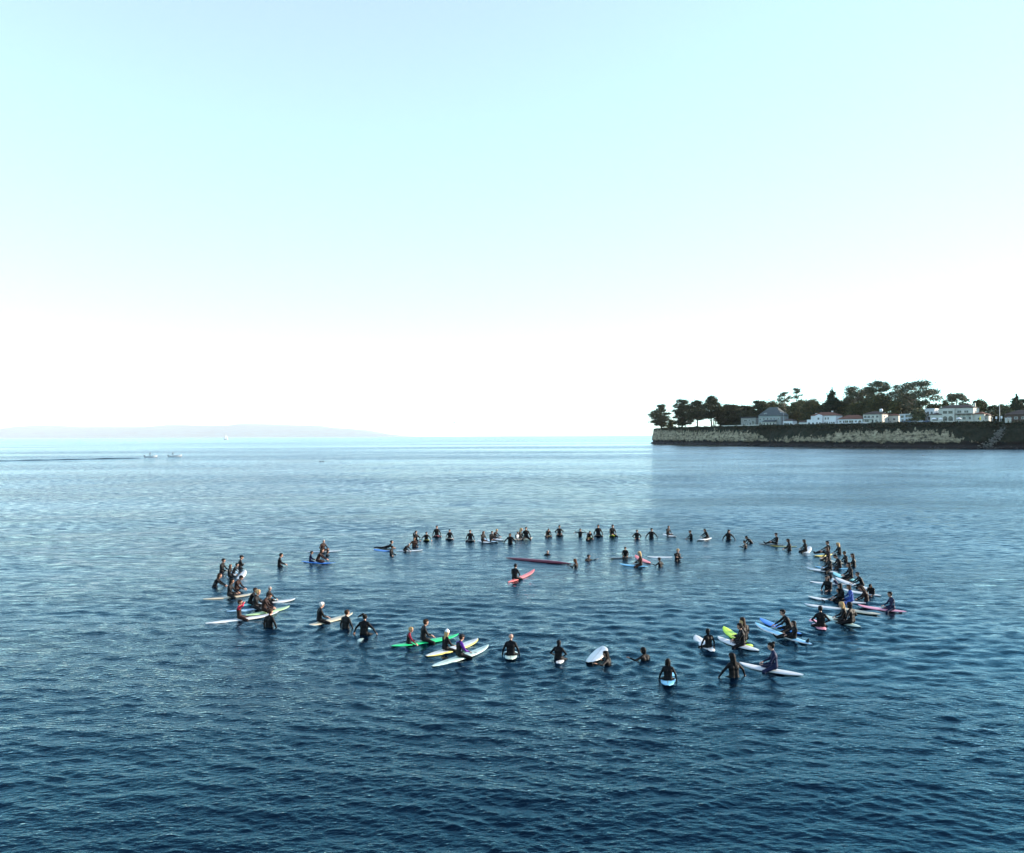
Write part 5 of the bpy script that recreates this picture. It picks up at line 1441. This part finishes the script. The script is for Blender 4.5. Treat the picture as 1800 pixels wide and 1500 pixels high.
# ---- inside the circle
P(962, 976, 967.5, 170, 'swim', 'short', 'grey', 'black', 'grey-haired swimmer above the long maroon board')
P(1033, 985.5, 975.5, 150, 'swim_reach', 'short', 'dark', 'black', 'dark-haired swimmer right of the long maroon board with an arm out')
P(1013, 996, 983.5, -60, 'swim', 'long', 'auburn', 'black', 'auburn-haired swimmer at the end of the long maroon board', skin=1)
S((1006, 992.5), (888, 982.5), 'maroon', 'very long narrow maroon paddleboard in the middle of the circle', z=0.08, W=0.58, kind='paddle', Lmin=3.6, Lmax=5.2)
P(907, 1020, 993.5, 25, 'rest', 'short', 'dark', 'black', 'man in the middle of the circle on the salmon board')
S((880, 1029), (950, 1003), 'salmon', 'salmon red longboard in the middle of the circle', z=0.045, pitch=1, W=0.4, Lmax=3.8)
P(1095, 980, 961, 190, 'kneel', 'short', 'brown', 'black', 'surfer kneeling on a dark board inside the circle', skin=1)
S((1104, 981), (1080, 982.5), 'dark', 'dark board under the kneeling surfer', z=0.05)
P(1131, 999, 973.5, -80, 'rest_left', 'long', 'blond', 'brown', 'blond long-haired surfer with sunlit back inside the circle', panel='cream' if False else None)
S((1136, 997), (1092, 993.5), 'skyblue', 'sky blue board pointing left under the blond long-haired surfer', z=0.04)
S((1145, 992), (1115, 978.5), 'salmon', 'reddish board slanting behind the blond long-haired surfer', z=0.03, W=0.48)
P(1161, 995, 981.5, -40, 'swim', 'short', 'brown', 'black', 'small swimmer right of the blond long-haired surfer', skin=1)
S((1169, 980), (1150, 980), 'white', 'short white board behind the small swimmer', z=0.02, Lmin=1.8)
P(1190.5, 986, 962, 160, 'folded', 'short', 'blond', 'black', 'fair-haired surfer upright at the right inside the circle')

for _a, _k in CAST: place_person(*_a, **_k)
# ------------------------------------------------------------------ boats, birds, wake
WHULL = mat('boat_white', (0.8, 0.8, 0.78), 0.35, 0.5, coat=0.4)
DKM = mat('outboard_black', (0.015, 0.015, 0.017), 0.4, 0.5)
def skiff(px, py, L, label, heading=90, cap_label=None):
    p = ground(px, py)
    root = thing('motorboat', label, 'motorboat', (p.x, p.y, 0), -R(heading), 'small motorboats')
    V, F = [], []
    ns = 12
    for i in range(ns + 1):
        t = i / ns; y = (t - 0.45) * L
        w = 0.80 * (1 - max(0, (t - 0.45) / 0.55) ** 2.2) + 0.02; h = 0.62 + 0.45 * t ** 2.2; k = -0.12 + 0.5 * max(0, t - 0.8) / 0.2 * 0.6
        V += [(-w, y, h), (-w * 0.82, y, k + 0.12), (0, y, k), (w * 0.82, y, k + 0.12), (w, y, h), (w * 0.86, y, h - 0.02), (w * 0.7, y, 0.22 + 0.2 * t), (-w * 0.7, y, 0.22 + 0.2 * t), (-w * 0.86, y, h - 0.02)]
    n = 9
    for i in range(ns):
        for j in range(n): F.append((i * n + j, (i + 1) * n + j, (i + 1) * n + (j + 1) % n, i * n + (j + 1) % n))
    F.append(tuple(range(n)))
    poly('hull', V, F, WHULL, root)
    boxpart('thwart', root, WHULL, -0.6, 0.6, -0.1, 0.2, 0.42, 0.5)
    e = boxpart('outboard_motor', root, DKM, -0.2, 0.2, -0.45 * L - 0.4, -0.45 * L - 0.02, 0.35, 1.0, bevel=0.06)
    return p
skiff(264.5, 804.5, 5.6, 'white skiff on the left drawing a dark wake')
skiff(307, 803.5, 6.0, 'white skiff right of the one drawing the wake')
def boat_person(px, py, pose, label, h=1.7):
    me, hc, HM, tz = get_pose(pose)
    p = ground(px, py)
    root = thing('person', label, 'person', (p.x, p.y, 1.25), -R(80), 'people in the skiffs')
    b = link('body', me, root)
    o = link('hair', get_hair('short'), root)
    M = Matrix([list(r_) for r_ in HM]).to_4x4(); M.translation = Vector(hc); o.matrix_local = M
    root.scale = (1.15, 1.15, 1.15)
boat_person(263.3, 804.5, 'swim', 'person standing in the skiff that draws the wake')
boat_person(303.6, 803.5, 'swim', 'person standing at the stern of the right-hand skiff')
# sailing boat far out
p = ground(397, 773)
sc = p.y / FPX
root = thing('sailing_boat', 'distant white sailing boat before the far hills', 'sailboat', (p.x, p.y, 0), R(-70))
Hm = 10.5 * sc
V, F = [], []
for i in range(9):
    t = i / 8; w = 0.16 * Hm * math.sin(math.pi * (0.12 + 0.88 * t)) ** 0.7 * 0.7 + 0.05; y = (t - 0.5) * Hm * 0.75
    V += [(-w, y, 0.10 * Hm), (-w * 0.5, y, -0.1), (w * 0.5, y, -0.1), (w, y, 0.10 * Hm)]
for i in range(8):
    for j in range(4): F.append((i * 4 + j, (i + 1) * 4 + j, (i + 1) * 4 + (j + 1) % 4, i * 4 + (j + 1) % 4))
poly('hull', V, F, WHULL, root)
tubes('mast', root, POLE, [([(0, 0.02 * Hm, 0.1 * Hm), (0, 0.02 * Hm, Hm)], [0.12, 0.08])])
def sail(name, pts, bulge):
    V, F = [], []
    a, b, c = [Vector(q) for q in pts]
    n = 6
    idx = {}
    for i in range(n + 1):
        for j in range(n + 1 - i):
            u, v = i / n, j / n; w = 1 - u - v
            q = a * w + b * u + c * v
            q.x += bulge * 27 * u * v * w + bulge * 2 * w * (u + v)
            idx[(i, j)] = len(V); V.append(tuple(q))
    for i in range(n):
        for j in range(n - i):
            F.append((idx[(i, j)], idx[(i + 1, j)], idx[(i, j + 1)]))
            if i + j < n - 1: F.append((idx[(i + 1, j)], idx[(i + 1, j + 1)], idx[(i, j + 1)]))
    V2 = [(x + 0.06, y, z) for x, y, z in V]; nV = len(V)
    poly(name, V + V2, F + [tuple(k + nV for k in reversed(f)) for f in F], CANVAS, root)
sail('mainsail', [(0, -0.02 * Hm, 0.18 * Hm), (0, -0.34 * Hm, 0.18 * Hm), (0, -0.01 * Hm, 0.97 * Hm)], 0.02 * Hm)
sail('jib', [(0, 0.06 * Hm, 0.14 * Hm), (0, 0.36 * Hm, 0.12 * Hm), (0, 0.035 * Hm, 0.86 * Hm)], 0.02 * Hm)

# wake: low ridges of water trailing away to the left of the first skiff
def wake():
    a, b = ground(258, 805.6), ground(-260, 816.5)
    d = (b - a); L = d.length; d.normalize(); nrm = Vector((-d.y, d.x, 0))
    rows = 220; cols = 29
    V = []
    for i in range(rows + 1):
        t = i / rows
        half = 1.2 + 4.2 * t ** 0.7
        for j in range(cols):
            s = (j / (cols - 1) * 2 - 1)
            env = (1 - s * s) ** 0.8
            h = env * (0.27 * math.cos(s * half * 1.9 + 0.25 * math.sin(i * 0.35) + 0.3 * math.sin(i * 0.13)) + 0.12) * (0.85 + 0.15 * math.sin(i * 0.21 + s)) * min(1, t * 12)
            q = a + d * (L * t) + nrm * (s * half + 0.5 * math.sin(i * 0.11))
            V.append((q.x, q.y, max(-0.02, 0.01 + h)))
    i = np.arange(rows)[:, None] * cols; j = np.arange(cols - 1)[None]
    F = np.stack([i + j, i + cols + j, i + cols + j + 1, i + j + 1], -1).reshape(-1, 4)
    me = mesh_np('wake_water', np.array(V), F, [WATER])
    tag(link('wake_water', me), 'dark rippled wake trailing left behind the skiff', kind='structure')
wake()
# birds
FEATH = mat('gull_grey', (0.12, 0.12, 0.13), 0.8, 0.2)
def bird(loc, s, label, flying, rz=0.4, name='seabird'):
    root = thing(name, label, 'bird', loc, rz)
    prof = [(0.0, -0.24), (0.05, -0.2), (0.085, -0.05), (0.08, 0.08), (0.045, 0.2), (0.0, 0.24)]
    b = lathe('body', root, FEATH, [(r_ * s, y * s) for r_, y in prof], 10); b.rotation_euler = (R(-90), 0, 0); b.location = (0, 0, 0.05 * s)
    h = lathe('head', root, FEATH, [(0.0, -0.05 * s), (0.045 * s, -0.02 * s), (0.045 * s, 0.03 * s), (0.0, 0.06 * s)], 8); h.location = (0, 0.22 * s, (0.12 if not flying else 0.07) * s)
    lathe('beak', root, YELLOW, [(0.014 * s, 0.0), (0.0, 0.07 * s)], 6, loc=(0, 0.26 * s, (0.12 if not flying else 0.07) * s)).rotation_euler = (R(-90), 0, 0)
    for sx in (-1, 1):
        if flying: pts = [(0, 0.10, 0.06), (0.30, 0.14, 0.20), (0.66, -0.02, 0.12), (0.32, 0.0, 0.19), (0, -0.08, 0.06)]
        else: pts = [(0.07, 0.12, 0.09), (0.10, 0.0, 0.11), (0.06, -0.30, 0.10), (0.05, -0.1, 0.14), (0.03, 0.1, 0.13)]
        V = [(sx * x * s, y * s, z * s) for x, y, z in pts] + [(sx * x * s, y * s, z * s - 0.012 * s) for x, y, z in pts]
        k = len(pts)
        poly('wing', V, [tuple(range(k)), tuple(range(2 * k - 1, k - 1, -1))] + [(q, q + k, (q + 1) % k + k, (q + 1) % k) for q in range(k)], FEATH, root)
q = at_depth(798.5, 743.5, 260)
bird(tuple(q), 1.3, 'tiny dark bird flying above the horizon', True, 1.2, 'flying_bird')
q = ground(563, 811.8); bird((q.x, q.y, 0.02), 1.6, 'left one of two dark seabirds floating far out', False, 1.4, 'floating_bird')
q = ground(568, 811.5); bird((q.x, q.y, 0.02), 1.6, 'right one of two dark seabirds floating far out', False, 1.2, 'floating_bird')
q = ground(1622.5, 801.5); bird((q.x, q.y, 0.02), 1.7, 'lone dark seabird floating below the cliff on the right', False, -1.2, 'floating_bird')
# the sea last, with rings around the people
_r = random.Random(12)
build_sea([(x, y, _r.uniform(0.012, 0.028), _r.uniform(0.6, 1.3), _r.uniform(0, 6.28)) for x, y in PEOPLE_XY if y < 62])
# ------------------------------------------------------------------ the air over the bay
def build_haze():
    s, z0, z1 = 60000.0, -6.0, 1150.0
    V = [(sx * s, sy * s, z) for z in (z0, z1) for sx, sy in ((-1, -1), (1, -1), (1, 1), (-1, 1))]
    F = [(3, 2, 1, 0), (4, 5, 6, 7), (0, 1, 5, 4), (1, 2, 6, 5), (2, 3, 7, 6), (3, 0, 4, 7)]
    me = bpy.data.meshes.new('haze'); me.from_pydata(V, [], F)
    m = bpy.data.materials.new('sea_haze'); m.use_nodes = True
    n, l = m.node_tree.nodes, m.node_tree.links
    n.remove(n['Principled BSDF'])
    pv = n.new('ShaderNodeVolumePrincipled')
    pv.inputs['Color'].default_value = (0.97, 0.99, 1.0, 1)
    pv.inputs['Density'].default_value = HAZE_DENSITY
    pv.inputs['Anisotropy'].default_value = 0.0
    l.new(pv.outputs[0], n['Material Output'].inputs['Volume'])
    me.materials.append(m)
    return tag(link('haze', me), 'thin pale sea haze over the whole bay', kind='stuff')
HAZE_DENSITY = 1.6e-5
build_haze()
